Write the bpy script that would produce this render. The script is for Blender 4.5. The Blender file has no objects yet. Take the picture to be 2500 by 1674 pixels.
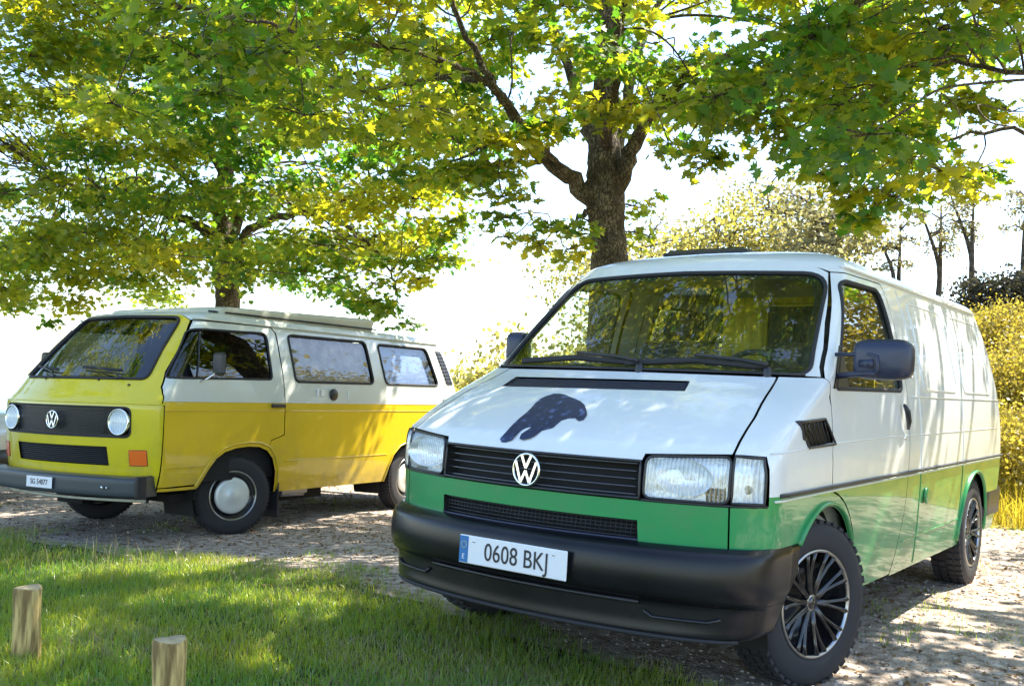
import bpy, math, random
import numpy as np
from mathutils import Vector, Matrix
from mathutils.geometry import delaunay_2d_cdt
random.seed(7); rng=np.random.default_rng(7)
SC=bpy.context.scene
COL=SC.collection
R_=math.radians
# ---------------------------------------------------------------- camera
cd=bpy.data.cameras.new('camera'); cam=bpy.data.objects.new('camera',cd); COL.objects.link(cam)
CP=Vector((4.025,2.2494,1.1911)); yaw,pit,rol=R_(-143.437),R_(2.221),R_(-2.385)
fw=Vector((math.cos(pit)*math.cos(yaw),math.cos(pit)*math.sin(yaw),math.sin(pit)))
rt=Vector((math.sin(yaw),-math.cos(yaw),0)); dn=fw.cross(rt)
rr=math.cos(rol)*rt+math.sin(rol)*dn; dd=-math.sin(rol)*rt+math.cos(rol)*dn
Mc=Matrix((rr,-dd,-fw)).transposed().to_4x4(); Mc.translation=CP
cam.matrix_world=Mc; cd.sensor_width=36; cd.lens=36*2375.4/2500; cd.clip_start=.05; cd.clip_end=3000
SC.camera=cam
# ---------------------------------------------------------------- world, sun, exposure
SUN=Vector((-.53,.20,.83)).normalized()
w=bpy.data.worlds.new('World'); SC.world=w; w.use_nodes=True
nt=w.node_tree; bg=nt.nodes['Background']; sky=nt.nodes.new('ShaderNodeTexSky'); sky.sky_type='NISHITA'; sky.sun_disc=False
sky.sun_elevation=math.asin(SUN.z); sky.sun_rotation=math.atan2(SUN.x,SUN.y); sky.air_density=1.0; sky.dust_density=.5; sky.ozone_density=1.0
nt.links.new(sky.outputs[0],bg.inputs[0]); bg.inputs[1].default_value=.15
sl=bpy.data.lights.new('sun','SUN'); sl.energy=5.0; sl.angle=R_(.53); sl.color=(1,.93,.80)
so=bpy.data.objects.new('sun',sl); COL.objects.link(so); so.rotation_euler=SUN.to_track_quat('Z','Y').to_euler()
SC.view_settings.view_transform='Standard'; SC.view_settings.look='None'; SC.view_settings.gamma=1; SC.view_settings.exposure=1.75
SC.view_settings.use_curve_mapping=False
cy=SC.cycles; cy.max_bounces=8; cy.diffuse_bounces=4; cy.glossy_bounces=4; cy.transmission_bounces=6; cy.transparent_max_bounces=12
cy.use_denoising=True; cy.sample_clamp_indirect=6
# ---------------------------------------------------------------- materials
def mat(name,col=(.5,.5,.5),rough=.5,metal=0,coat=0,spec=.5,noise=None,bump=None,emit=None):
    m=bpy.data.materials.new(name); m.use_nodes=True; t=m.node_tree; p=t.nodes['Principled BSDF']
    p.inputs['Base Color'].default_value=(*col,1); p.inputs['Roughness'].default_value=rough; p.inputs['Metallic'].default_value=metal
    p.inputs['Coat Weight'].default_value=coat; p.inputs['Coat Roughness'].default_value=.04; p.inputs['Specular IOR Level'].default_value=spec
    tc=t.nodes.new('ShaderNodeTexCoord')
    if noise:   # (scale, colour2, contrast)
        n=t.nodes.new('ShaderNodeTexNoise'); n.inputs['Scale'].default_value=noise[0]; n.inputs['Detail'].default_value=5
        t.links.new(tc.outputs['Object'],n.inputs['Vector'])
        r=t.nodes.new('ShaderNodeMapRange'); r.inputs[1].default_value=.5-noise[2]; r.inputs[2].default_value=.5+noise[2]
        t.links.new(n.outputs[0],r.inputs[0]); x=t.nodes.new('ShaderNodeMix'); x.data_type='RGBA'
        x.inputs[6].default_value=(*col,1); x.inputs[7].default_value=(*noise[1],1); t.links.new(r.outputs[0],x.inputs[0])
        t.links.new(x.outputs[2],p.inputs['Base Color'])
    if bump:    # (scale, strength, distance)
        n=t.nodes.new('ShaderNodeTexNoise'); n.inputs['Scale'].default_value=bump[0]; n.inputs['Detail'].default_value=4
        t.links.new(tc.outputs['Object'],n.inputs['Vector']); b=t.nodes.new('ShaderNodeBump')
        b.inputs['Strength'].default_value=bump[1]; b.inputs['Distance'].default_value=bump[2]
        t.links.new(n.outputs[0],b.inputs['Height']); t.links.new(b.outputs[0],p.inputs['Normal'])
        if coat: t.links.new(b.outputs[0],p.inputs['Coat Normal'])
    return m
def paint(name,hi,lo,zb,rough=.32,coat=.7):
    """Two-tone car paint: `hi` above height zb of the body, `lo` below; fine dirt and a faint waviness."""
    m=mat(name,hi,rough,0,coat,bump=(2.2,.25,.006)); t=m.node_tree; p=t.nodes['Principled BSDF']; p.inputs['Coat Roughness'].default_value=.03; p.inputs['Specular IOR Level'].default_value=.38
    tc=t.nodes.new('ShaderNodeTexCoord'); s=t.nodes.new('ShaderNodeSeparateXYZ'); t.links.new(tc.outputs['Object'],s.inputs[0])
    g=t.nodes.new('ShaderNodeMath'); g.operation='GREATER_THAN'; g.inputs[1].default_value=zb; t.links.new(s.outputs[2],g.inputs[0])
    x=t.nodes.new('ShaderNodeMix'); x.data_type='RGBA'; x.inputs[6].default_value=(*lo,1); x.inputs[7].default_value=(*hi,1); t.links.new(g.outputs[0],x.inputs[0])
    n=t.nodes.new('ShaderNodeTexNoise'); n.inputs['Scale'].default_value=7; n.inputs['Detail'].default_value=12; n.inputs['Roughness'].default_value=.7; t.links.new(tc.outputs['Object'],n.inputs['Vector'])
    # road dirt: grows towards the sills
    r=t.nodes.new('ShaderNodeMapRange'); r.inputs[1].default_value=.95; r.inputs[2].default_value=.25; r.inputs[3].default_value=.06; r.inputs[4].default_value=.55; t.links.new(s.outputs[2],r.inputs[0])
    mu=t.nodes.new('ShaderNodeMath'); mu.operation='MULTIPLY'; t.links.new(r.outputs[0],mu.inputs[0])
    nr=t.nodes.new('ShaderNodeMapRange'); nr.inputs[1].default_value=.45; nr.inputs[2].default_value=.75; t.links.new(n.outputs[0],nr.inputs[0]); t.links.new(nr.outputs[0],mu.inputs[1])
    y=t.nodes.new('ShaderNodeMix'); y.data_type='RGBA'; y.inputs[7].default_value=(.22,.18,.12,1); t.links.new(mu.outputs[0],y.inputs[0]); t.links.new(x.outputs[2],y.inputs[6])
    t.links.new(y.outputs[2],p.inputs['Base Color'])
    return m
def glass(name,tint=(.75,.85,.8),dens=.9,rough=.0,flute=0):
    m=bpy.data.materials.new(name); m.use_nodes=True; t=m.node_tree; t.nodes.clear()
    o=t.nodes.new('ShaderNodeOutputMaterial'); tr=t.nodes.new('ShaderNodeBsdfTransparent'); tr.inputs[0].default_value=(*[c*dens for c in tint],1)
    g=t.nodes.new('ShaderNodeBsdfGlossy'); g.inputs['Roughness'].default_value=rough; g.inputs['Color'].default_value=(1,1,1,1)
    if flute:   # moulded ribs of a lamp glass
        tc=t.nodes.new('ShaderNodeTexCoord'); wv=t.nodes.new('ShaderNodeTexWave'); wv.bands_direction='Y'; wv.inputs['Scale'].default_value=flute; wv.inputs['Distortion'].default_value=1.; t.links.new(tc.outputs['Object'],wv.inputs[0])
        bp_=t.nodes.new('ShaderNodeBump'); bp_.inputs['Strength'].default_value=.5; bp_.inputs['Distance'].default_value=.01; t.links.new(wv.outputs['Fac'],bp_.inputs['Height']); t.links.new(bp_.outputs[0],g.inputs['Normal'])
        df=t.nodes.new('ShaderNodeBsdfDiffuse'); df.inputs[0].default_value=(.8,.84,.88,1); mm=t.nodes.new('ShaderNodeMath'); mm.operation='MULTIPLY'; mm.inputs[1].default_value=.30; t.links.new(wv.outputs['Fac'],mm.inputs[0]); xx=t.nodes.new('ShaderNodeMixShader'); t.links.new(mm.outputs[0],xx.inputs[0]); t.links.new(tr.outputs[0],xx.inputs[1]); t.links.new(df.outputs[0],xx.inputs[2]); tr=xx
    lw=t.nodes.new('ShaderNodeLayerWeight'); lw.inputs[0].default_value=.5; pw=t.nodes.new('ShaderNodeMath'); pw.operation='POWER'; pw.inputs[1].default_value=4.0; t.links.new(lw.outputs['Facing'],pw.inputs[0])
    f=t.nodes.new('ShaderNodeMath'); f.operation='MULTIPLY_ADD'; f.inputs[1].default_value=.9; f.inputs[2].default_value=.085; t.links.new(pw.outputs[0],f.inputs[0]); x=t.nodes.new('ShaderNodeMixShader')
    t.links.new(f.outputs[0],x.inputs[0]); t.links.new(tr.outputs[0],x.inputs[1]); t.links.new(g.outputs[0],x.inputs[2]); t.links.new(x.outputs[0],o.inputs[0])
    return m
def leafmat(name,diff,trans,dark=.45,tw=.5,gloss=.06,diff2=None,trans2=None):
    """Two-sided leaf: diffuse + translucent, each leaf tinted by its own 'tint' attribute."""
    m=bpy.data.materials.new(name); m.use_nodes=True; t=m.node_tree; t.nodes.clear(); o=t.nodes.new('ShaderNodeOutputMaterial')
    a=t.nodes.new('ShaderNodeAttribute'); a.attribute_name='tint'
    oi=t.nodes.new('ShaderNodeObjectInfo')
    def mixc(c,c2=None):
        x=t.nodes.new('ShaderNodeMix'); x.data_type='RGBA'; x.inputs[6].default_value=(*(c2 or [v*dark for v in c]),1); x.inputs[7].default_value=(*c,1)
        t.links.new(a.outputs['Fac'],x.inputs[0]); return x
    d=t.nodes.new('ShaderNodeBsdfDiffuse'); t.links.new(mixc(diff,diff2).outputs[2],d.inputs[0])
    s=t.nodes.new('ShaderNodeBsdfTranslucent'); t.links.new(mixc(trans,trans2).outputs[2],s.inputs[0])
    x=t.nodes.new('ShaderNodeMixShader'); x.inputs[0].default_value=tw; t.links.new(d.outputs[0],x.inputs[1]); t.links.new(s.outputs[0],x.inputs[2])
    g=t.nodes.new('ShaderNodeBsdfGlossy'); g.inputs['Roughness'].default_value=.35; y=t.nodes.new('ShaderNodeMixShader'); y.inputs[0].default_value=gloss
    t.links.new(x.outputs[0],y.inputs[1]); t.links.new(g.outputs[0],y.inputs[2]); t.links.new(y.outputs[0],o.inputs[0])
    return m
# ---------------------------------------------------------------- object helpers
def tag(o,label=None,cat=None,group=None,kind=None):
    if label:o['label']=label
    if cat:o['category']=cat
    if group:o['group']=group
    if kind:o['kind']=kind
    return o
def empty(name,parent=None,loc=(0,0,0),rot=(0,0,0)):
    o=bpy.data.objects.new(name,None); COL.objects.link(o); o.empty_display_size=.1
    o.location=loc; o.rotation_euler=rot; o.parent=parent; return o
def link(name,me,parent=None):
    o=bpy.data.objects.new(name,me); COL.objects.link(o); o.parent=parent; return o
def mesh(name,V,F,m=None,parent=None,smooth=False,tint=None,normals=None):
    me=bpy.data.meshes.new(name); V=np.asarray(V,np.float32)
    if isinstance(F,np.ndarray):
        n,k=F.shape; me.vertices.add(len(V)); me.vertices.foreach_set('co',V.ravel())
        me.loops.add(n*k); me.loops.foreach_set('vertex_index',F.astype(np.int32).ravel())
        me.polygons.add(n); me.polygons.foreach_set('loop_start',np.arange(0,n*k,k,dtype=np.int32)); me.polygons.foreach_set('loop_total',np.full(n,k,np.int32)); me.update(calc_edges=True)
    else: me.from_pydata(V.tolist(),[],F); me.update()
    if smooth is True: me.polygons.foreach_set('use_smooth',np.ones(len(me.polygons),bool))
    elif smooth is not False: me.polygons.foreach_set('use_smooth',np.asarray(smooth,bool))
    if tint is not None:
        a=me.attributes.new('tint','FLOAT','POINT'); a.data.foreach_set('value',np.asarray(tint,np.float32))
    if normals is not None: me.normals_split_custom_set_from_vertices([tuple(x) for x in np.asarray(normals,float)])
    if m: me.materials.append(m)
    return link(name,me,parent)
class MB:
    """Collects boxes, tubes, lathes; build() makes ONE mesh."""
    def __init__(s): s.V=[];s.F=[];s.sm=[]
    def add(s,V,F,sm=False):
        b=len(s.V); s.V+= [tuple(map(float,v)) for v in V]; s.F+=[tuple(b+i for i in f) for f in F]; s.sm+=[sm]*len(F); return s
    def box(s,c,d,M=None,bev=0):
        cx,cy_,cz=c; x,y,z=[q/2 for q in d]
        if bev:
            V=[];b=bev
            for sx in(-1,1):
                for sy in(-1,1):
                    for sz in(-1,1):
                        V+= [(sx*(x-b),sy*(y-b),sz*z),(sx*(x-b),sy*y,sz*(z-b)),(sx*x,sy*(y-b),sz*(z-b))]
            import bmesh
            bm=bmesh.new(); [bm.verts.new(v) for v in V]; r=bmesh.ops.convex_hull(bm,input=bm.verts[:])
            bmesh.ops.dissolve_limit(bm,angle_limit=.01,verts=bm.verts[:],edges=bm.edges[:])
            bm.verts.index_update(); V=[v.co.copy() for v in bm.verts]; F=[[v.index for v in f.verts] for f in bm.faces]; bm.free()
        else:
            V=[Vector((sx*x,sy*y,sz*z)) for sx in(-1,1) for sy in(-1,1) for sz in(-1,1)]
            F=[(0,1,3,2),(4,6,7,5),(0,4,5,1),(2,3,7,6),(0,2,6,4),(1,5,7,3)]
        if M: V=[M@Vector(v) for v in V]
        return s.add([(v[0]+cx,v[1]+cy_,v[2]+cz) for v in V],F)
    def tube(s,P,r,n=8,closed=False,sm=True,flat=1.0,up=None):
        P=[Vector(p) for p in P]; L=len(P); rs=r if hasattr(r,'__len__') else [r]*L; V=[];F=[]; pu=None
        for i,p in enumerate(P):
            a=P[(i-1)%L] if closed or i>0 else p; b=P[(i+1)%L] if closed or i<L-1 else p
            t=(b-a).normalized()
            if pu is None:
                pu=Vector(up) if up else (Vector((0,0,1)) if abs(t.z)<.9 else Vector((1,0,0)))
            u=(pu-t*pu.dot(t)).normalized(); pu=u; v=t.cross(u)
            for k in range(n):
                q=2*math.pi*k/n; V.append(p+(u*math.cos(q)*flat+v*math.sin(q))*rs[i])
        m=L if closed else L-1
        for i in range(m):
            for k in range(n):
                a=i*n+k;b=i*n+(k+1)%n;c=((i+1)%L)*n+(k+1)%n;d=((i+1)%L)*n+k; F.append((a,b,c,d))
        if not closed: F.append(tuple(range(n-1,-1,-1))); F.append(tuple((L-1)*n+k for k in range(n)))
        return s.add(V,F,sm)
    def lathe(s,prof,n=40,c=(0,0,0),axis='y',sm=True,closed=False,scale=(1,1,1)):
        """prof: (radius, along axis)"""
        V=[];F=[];m=len(prof)
        for k in range(n):
            q=2*math.pi*k/n; ca,sa=math.cos(q),math.sin(q)
            for r,h in prof:
                v=(r*ca,h,r*sa) if axis=='y' else ((h,r*ca,r*sa) if axis=='x' else (r*ca,r*sa,h))
                V.append((v[0]*scale[0]+c[0],v[1]*scale[1]+c[1],v[2]*scale[2]+c[2]))
        for k in range(n):
            for j in range(m if closed else m-1):
                F.append((k*m+j,k*m+(j+1)%m,((k+1)%n)*m+(j+1)%m,((k+1)%n)*m+j))
        return s.add(V,F,sm)
    def prism(s,pts,o,ex,ey,ez,h):
        """2D polygon extruded: points o+ex*u+ey*v, thickness h along ez."""
        o,ex,ey,ez=map(Vector,(o,ex,ey,ez)); n=len(pts); A=[o+ex*u+ey*v for u,v in pts]; B=[a+ez*h for a in A]
        F=[tuple(range(n)),tuple(range(2*n-1,n-1,-1))]+[(i,i+n,(i+1)%n+n,(i+1)%n) for i in range(n)]
        return s.add(A+B,F)
    def build(s,name,m,parent=None,label=None,kind=None):
        o=mesh(name,s.V,s.F,m,parent,smooth=s.sm)
        import bmesh
        bm=bmesh.new(); bm.from_mesh(o.data); bmesh.ops.recalc_face_normals(bm,faces=bm.faces[:]); bm.to_mesh(o.data); bm.free()
        return tag(o,label,kind=kind)
def rounded(pts,r,seg=5):
    """Round the corners of a polygon; r a number or one per corner."""
    out=[];n=len(pts); rs=r if hasattr(r,'__len__') else [r]*n
    for i,p in enumerate(pts):
        p=np.array(p,float);a=np.array(pts[i-1],float)-p;b=np.array(pts[(i+1)%n],float)-p
        la,lb=np.linalg.norm(a),np.linalg.norm(b); d=min(rs[i],la*.45,lb*.45)
        if d<1e-4: out.append(tuple(p)); continue
        A=p+a/la*d;B=p+b/lb*d
        for k in range(seg+1):
            s=k/seg; out.append(tuple((1-s)**2*A+2*s*(1-s)*p+s*s*B))
    return out
def inside(P,poly):
    x,y=P[:,0],P[:,1]; poly=np.asarray(poly); r=np.zeros(len(P),bool); j=len(poly)-1
    for i in range(len(poly)):
        xi,yi=poly[i];xj,yj=poly[j]
        if yi!=yj: r^=((yi>y)!=(yj>y))&(x<(xj-xi)*(y-yi)/(yj-yi)+xi)
        j=i
    return r
# ---- body shell surfaces
def pchip(x, y, xq):
    x=np.asarray(x,float);y=np.asarray(y,float);xq=np.clip(xq,x[0],x[-1])
    h=np.diff(x);d=np.diff(y)/h;n=len(x);m=np.zeros(n)
    for i in range(1,n-1):
        if d[i-1]*d[i]>0:
            w1=2*h[i]+h[i-1];w2=h[i]+2*h[i-1];m[i]=(w1+w2)/(w1/d[i-1]+w2/d[i])
    m[0]=d[0];m[-1]=d[-1]
    k=np.clip(np.searchsorted(x,xq)-1,0,n-2);s=(xq-x[k])/h[k]
    return (2*s**3-3*s**2+1)*y[k]+(s**3-2*s**2+s)*h[k]*m[k]+(-2*s**3+3*s**2)*y[k+1]+(s**3-s**2)*h[k]*m[k+1]
def plan(t, hw, xf, b, a, xr, n=6.0, ar=.12, br=.03):
    """Point of a rounded van outline: |t| 0..1 nose to corner, 1..2 side, 2..3 tail."""
    sg=np.where(t<0,-1.0,1.0);t=np.abs(t)
    f=np.clip(t,0,1)*np.pi/2;c,s=np.cos(f),np.sin(f);r=(np.abs(c)**n+s**n)**(1/n)
    X=xf-a+a*c/r-b*(s/r)**2;Y=hw*s/r
    xb=xr+ar+br;q=np.clip(t-1,0,1);X=np.where(t>1,(xf-a-b)*(1-q)+xb*q,X);Y=np.where(t>1,hw,Y)
    f=np.clip(3-t,0,1)*np.pi/2;c,s=np.cos(f),np.sin(f);r=(np.abs(c)**n+s**n)**(1/n)
    X=np.where(t>2,xr+ar-ar*c/r+br*(s/r)**2,X);Y=np.where(t>2,hw*s/r,Y)
    return X,sg*Y
class Shell:
    def __init__(s, rows, **kw):
        s.rows=np.array(rows,float);s.kw=kw
    def S(s,t,z):
        t=np.atleast_1d(np.asarray(t,float));z=np.broadcast_to(np.asarray(z,float),t.shape)
        R=s.rows;v=[pchip(R[:,0],R[:,i],z) for i in range(1,6)]
        X,Y=plan(t,*v,**s.kw);return np.stack([X,Y,z],-1)
    def N(s,t,z):
        t=np.atleast_1d(np.asarray(t,float));z=np.broadcast_to(np.asarray(z,float),t.shape);e=2e-3
        a=s.S(t+e,z)-s.S(t-e,z)
        zl=np.clip(z-e,s.rows[0,0],None);zh=np.clip(z+e,None,s.rows[-1,0])
        b=s.S(t,zh)-s.S(t,zl);n=np.cross(a,b)
        return n/np.maximum(np.linalg.norm(n,axis=1,keepdims=True),1e-12)
    def t_of(s,kind,c,z):
        if kind=='x':
            ts=np.linspace(0,3,1201);X=s.S(ts,z)[:,0];return float(np.interp(-c,-X,ts))
        ts=np.linspace(0,1.0,801);Y=s.S(ts,z)[:,1];t=float(np.interp(abs(c),Y,ts));return t if c>=0 else -t
T4=Shell([(.20,.86,.79,.15,.25,-3.72),(.35,.885,.81,.17,.25,-3.77),(.60,.905,.85,.20,.25,-3.80),(.77,.914,.85,.20,.25,-3.82),
(.90,.915,.842,.20,.25,-3.82),(.95,.914,.825,.20,.25,-3.82),(.985,.912,.775,.20,.24,-3.82),(1.05,.909,.655,.20,.22,-3.815),(1.15,.900,.43,.19,.19,-3.81),(1.22,.892,.245,.18,.17,-3.80),
(1.26,.885,.16,.18,.16,-3.795),(1.40,.858,-.005,.17,.15,-3.77),(1.60,.810,-.24,.15,.14,-3.73),(1.74,.765,-.405,.14,.14,-3.69),(1.80,.745,-.48,.13,.14,-3.66)],n=6.0,ar=.12,br=.03)
T3=Shell([(.30,.875,1.00,.15,.14,-3.36),(.45,.905,1.05,.18,.14,-3.40),(.60,.918,1.075,.18,.14,-3.42),(.80,.920,1.095,.18,.14,-3.44),(1.03,.919,1.105,.18,.14,-3.44),
(1.07,.917,1.105,.18,.14,-3.44),(1.11,.914,1.06,.18,.14,-3.44),(1.25,.895,.955,.18,.14,-3.43),(1.28,.890,.93,.18,.14,-3.42),(1.50,.835,.74,.16,.13,-3.36),(1.70,.775,.55,.14,.12,-3.29),(1.75,.752,.50,.13,.12,-3.27),(1.79,.725,.455,.13,.12,-3.24)],n=5.0,ar=.12,br=.04)
# ---------------------------------------------------------------- panels cut out of a body shell
TU=(1.15,3.45,1.0)   # metres per unit of t on nose, side, tail
def t2u(t):
    s=1 if t>=0 else -1; a=abs(t)
    return s*(min(a,1)*TU[0]+max(0,min(a,2)-1)*TU[1]+max(0,a-2)*TU[2])
def u2t(u):
    u=np.asarray(u,float); s=np.sign(u); a=np.abs(u)
    return s*(np.minimum(a,TU[0])/TU[0]+np.clip(a-TU[0],0,TU[1])/TU[1]+np.maximum(0,a-TU[0]-TU[1])/TU[2])
def conv(sh,pts,side=1,closed=True):
    """pts: ('f',y,z) on the nose | ('s',x,z) on the side | ('t',t,z) directly -> (u,z); side=-1 mirrors."""
    out=[]; full=[]
    for i,(k,c,z) in enumerate(pts):   # edges stay straight in the body's own x/y and z
        full.append((k,c,z)); q=pts[(i+1)%len(pts)]
        if (closed or i<len(pts)-1) and q[0]==k and k!='t':
            n=int(math.hypot(q[1]-c,q[2]-z)/.06)
            for j in range(1,n+1): full.append((k,c+(q[1]-c)*j/(n+1),z+(q[2]-z)*j/(n+1)))
    for k,c,z in full:
        if k=='f': t=sh.t_of('y',c,z)
        elif k=='s': t=sh.t_of('x',c,z)
        elif k=='r': t=-sh.t_of('x',c,z)
        else: t=c
        out.append((t2u(t)*side,z))
    return out
def dens(L,h=.05):
    out=[]
    for i,p in enumerate(L):
        q=L[(i+1)%len(L)]; d=math.hypot(p[0]-q[0],p[1]-q[1]); n=max(1,int(math.ceil(d/h)))
        for k in range(n): out.append((p[0]+(q[0]-p[0])*k/n,p[1]+(q[1]-p[1])*k/n))
    return out
def panel(name,sh,outer,holes=(),m=None,parent=None,side=1,off=0.,fold=.014,h=.055,label=None,bulge=None):
    loops=[dens(conv(sh,outer,side),h)]+[dens(conv(sh,q,side),h*.7) for q in holes]
    A=np.array(loops[0]); lo,hi=A.min(0),A.max(0)
    gx,gz=np.meshgrid(np.arange(lo[0]+h*.5,hi[0],h),np.arange(lo[1]+h*.5,hi[1],h)); G=np.stack([gx.ravel(),gz.ravel()],1)
    ok=inside(G,loops[0]) if len(G) else np.zeros(0,bool)
    for q in loops[1:]: ok&=~inside(G,q)
    G=G[ok]; B=np.concatenate([np.array(q) for q in loops])
    if len(G):
        dmin=np.sqrt(((G[:,None,:]-B[None])**2).sum(-1)).min(1); G=G[dmin>h*.45]
    pts=[Vector(p) for p in B]+[Vector(p) for p in G]; E=[];b=0
    for q in loops: E+=[(b+i,b+(i+1)%len(q)) for i in range(len(q))]; b+=len(q)
    r=delaunay_2d_cdt(pts,E,[],0,1e-7); P2=np.array([(v.x,v.y) for v in r[0]]); T=np.array([f for f in r[2] if len(f)==3])
    c=P2[T].mean(1); ok=inside(c,loops[0])
    for q in loops[1:]: ok&=~inside(c,q)
    T=T[ok]
    def at(P,o):
        t=u2t(P[:,0]); X=sh.S(t,P[:,1]); N=sh.N(t,P[:,1])
        oo=o if bulge is None else o+bulge(P)
        return X+N*(oo[:,None] if hasattr(oo,'__len__') else oo),N
    V,N=at(P2,off)
    fn=np.cross(V[T[:,1]]-V[T[:,0]],V[T[:,2]]-V[T[:,0]]); fl=(fn*N[T[:,0]]).sum(1)<0; T[fl]=T[fl][:,::-1]
    allV=[V];allN=[N];F=[tuple(x) for x in T]; nb=len(V); sm=[True]*len(F)
    if fold:
        for q in loops:
            Q=np.array(q); a,n1=at(Q,off); c2,_=at(Q,off-fold); k=len(Q); allV+=[a,c2]; 
            tn=np.roll(a,-1,0)-np.roll(a,1,0); en=np.cross(tn,n1); en/=np.maximum(np.linalg.norm(en,axis=1,keepdims=True),1e-9); allN+=[en,en]
            F+=[(nb+i,nb+(i+1)%k,nb+k+(i+1)%k,nb+k+i) for i in range(k)]; sm+=[True]*k; nb+=2*k
    o=mesh(name,np.concatenate(allV),F,m,parent,smooth=True,normals=np.concatenate(allN))
    return tag(o,label)
def outline3(sh,pts,side=1,off=0.,h=.04):
    Q=np.array(dens(conv(sh,pts,side),h)); t=u2t(Q[:,0]); return sh.S(t,Q[:,1])+sh.N(t,Q[:,1])*off
def seal(name,sh,pts,m,parent,side=1,off=.002,r=.010,flat=.6):
    P=outline3(sh,pts,side,off); return MB().tube(P,r,6,closed=True).build(name,m,parent)
def line3(sh,pts,side=1,off=0.,h=.05):
    c=conv(sh,pts,side,False); out=[]
    for a,b in zip(c[:-1],c[1:]):
        n=max(1,int(math.hypot(a[0]-b[0],a[1]-b[1])/h)); out+=[(a[0]+(b[0]-a[0])*k/n,a[1]+(b[1]-a[1])*k/n) for k in range(n)]
    out.append(c[-1]); Q=np.array(out); t=u2t(Q[:,0]); return sh.S(t,Q[:,1])+sh.N(t,Q[:,1])*off
def loft(name,rows,t0,t1,nt,m,parent=None,sub=4,closed=False,smooth=True,fn=None,kw={},sharp=None):
    """rows: (z,hw,xf,b,a,xr) section by section (z may go up and down); t range may differ per row."""
    R=np.array(rows,float); n=len(R); idx=np.linspace(0,n-1,(n-1)*sub+1)
    if sub>1:
        Q=np.stack([pchip(np.arange(n),R[:,i],idx) for i in range(6)],1)
    else: Q=R
    k=len(Q); T0=np.interp(idx,range(n),t0 if hasattr(t0,'__len__') else [t0]*n); T1=np.interp(idx,range(n),t1 if hasattr(t1,'__len__') else [t1]*n)
    V=np.zeros((k,nt,3))
    for i in range(k):
        s=np.linspace(0,1,nt); t=T0[i]+(T1[i]-T0[i])*s; X,Y=plan(t,*Q[i,1:],**kw); V[i,:,0]=X;V[i,:,1]=Y;V[i,:,2]=Q[i,0]
    V=V.reshape(-1,3)
    if fn is not None: V=fn(V)
    F=[]
    for i in range(k if closed else k-1):
        for j in range(nt-1):
            a=i*nt+j;b=((i+1)%k)*nt+j; F.append((a,a+1,b+1,b))
    if closed: F.append(tuple(i*nt for i in range(k))); F.append(tuple((k-1-i)*nt+nt-1 for i in range(k)))
    o=mesh(name,V,F,m,parent,smooth=[True]*(len(F)-(2 if closed else 0))+[False]*(2 if closed else 0) if smooth else False)
    import bmesh
    bm=bmesh.new(); bm.from_mesh(o.data); bmesh.ops.remove_doubles(bm,verts=bm.verts[:],dist=1e-5); bmesh.ops.recalc_face_normals(bm,faces=bm.faces[:]); bm.to_mesh(o.data); bm.free()
    return o
def arc(cx,cz,R,a0,a1,n=12):
    return [(cx+R*math.cos(R_(a0+(a1-a0)*k/n)),cz+R*math.sin(R_(a0+(a1-a0)*k/n))) for k in range(n+1)]
def text(name,body,size,loc,parent,m,sx=1.,rot=(R_(90),0,R_(90)),ext=.0008,space=1.0):
    c=bpy.data.curves.new(name,'FONT'); c.body=body; c.size=size; c.align_x='CENTER'; c.align_y='CENTER'; c.extrude=ext; c.space_character=space
    o=link(name,c); bpy.context.view_layer.update(); me=bpy.data.meshes.new_from_object(o); bpy.data.objects.remove(o); me.materials.clear(); me.materials.append(m); o=link(name,me,parent); o.location=loc; o.rotation_euler=rot; o.scale=(sx,1,1); return o
def badge(name,R,loc,parent,m,tilt=0.):
    """Round emblem: ring, a V above a W."""
    b=MB(); ex,ey,ez=(0,1,0),(math.sin(-tilt),0,math.cos(tilt)),(math.cos(tilt),0,math.sin(tilt))
    ex,ey,ez=map(Vector,(ex,ey,ez)); o=Vector(loc)
    P=[o+ex*R*math.cos(q)+ey*R*math.sin(q) for q in np.linspace(0,2*math.pi,40,endpoint=False)]
    b.tube(P,R*.09,6,closed=True)
    def stroke(p,q,w=.085):
        d=np.array(q)-np.array(p); d/=np.linalg.norm(d); n=np.array([-d[1],d[0]])*w*R; p=np.array(p)*R;q=np.array(q)*R
        b.prism([tuple(p-n),tuple(q-n),tuple(q+n),tuple(p+n)],o-ez*.002,ex,ey,ez,.008)
    for a,c in [((-.36,.88),(0,.10)),((0,.10),(.36,.88)),((-.80,.50),(-.34,-.82)),((-.34,-.82),(0,-.06)),((0,-.06),(.34,-.82)),((.34,-.82),(.80,.50))]: stroke(a,c)
    return b.build(name,m,parent)
# ---------------------------------------------------------------- shared vehicle materials
M_rub=mat('rubber',(.022,.022,.026),.75,bump=(60,.4,.002))
M_plas=mat('black plastic',(.012,.012,.015),.38,noise=(4,(.024,.024,.029),.15),bump=(220,.25,.0008))
M_plasb=mat('blue black plastic',(.022,.028,.060),.34,bump=(250,.2,.0006))
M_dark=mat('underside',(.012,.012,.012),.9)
M_chr=mat('chrome',(.85,.86,.86),.12,1.0)
M_alu=mat('machined alloy',(.42,.42,.43),.30,1.0)
M_gun=mat('gloss black alloy',(.015,.015,.017),.22,coat=.6)
M_refl=mat('lamp reflector',(.86,.88,.90),.30,.55,bump=(18,.5,.02))
M_lens=glass('lamp lens',(.95,.98,1),.93,.05,flute=22)
M_bump=mat('bumper plastic',(.006,.006,.008),.25,spec=.32,noise=(3,(.014,.014,.017),.15),bump=(260,.18,.0006))
M_face=mat('polished spoke edge',(.11,.11,.115),.32,1.0)
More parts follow.
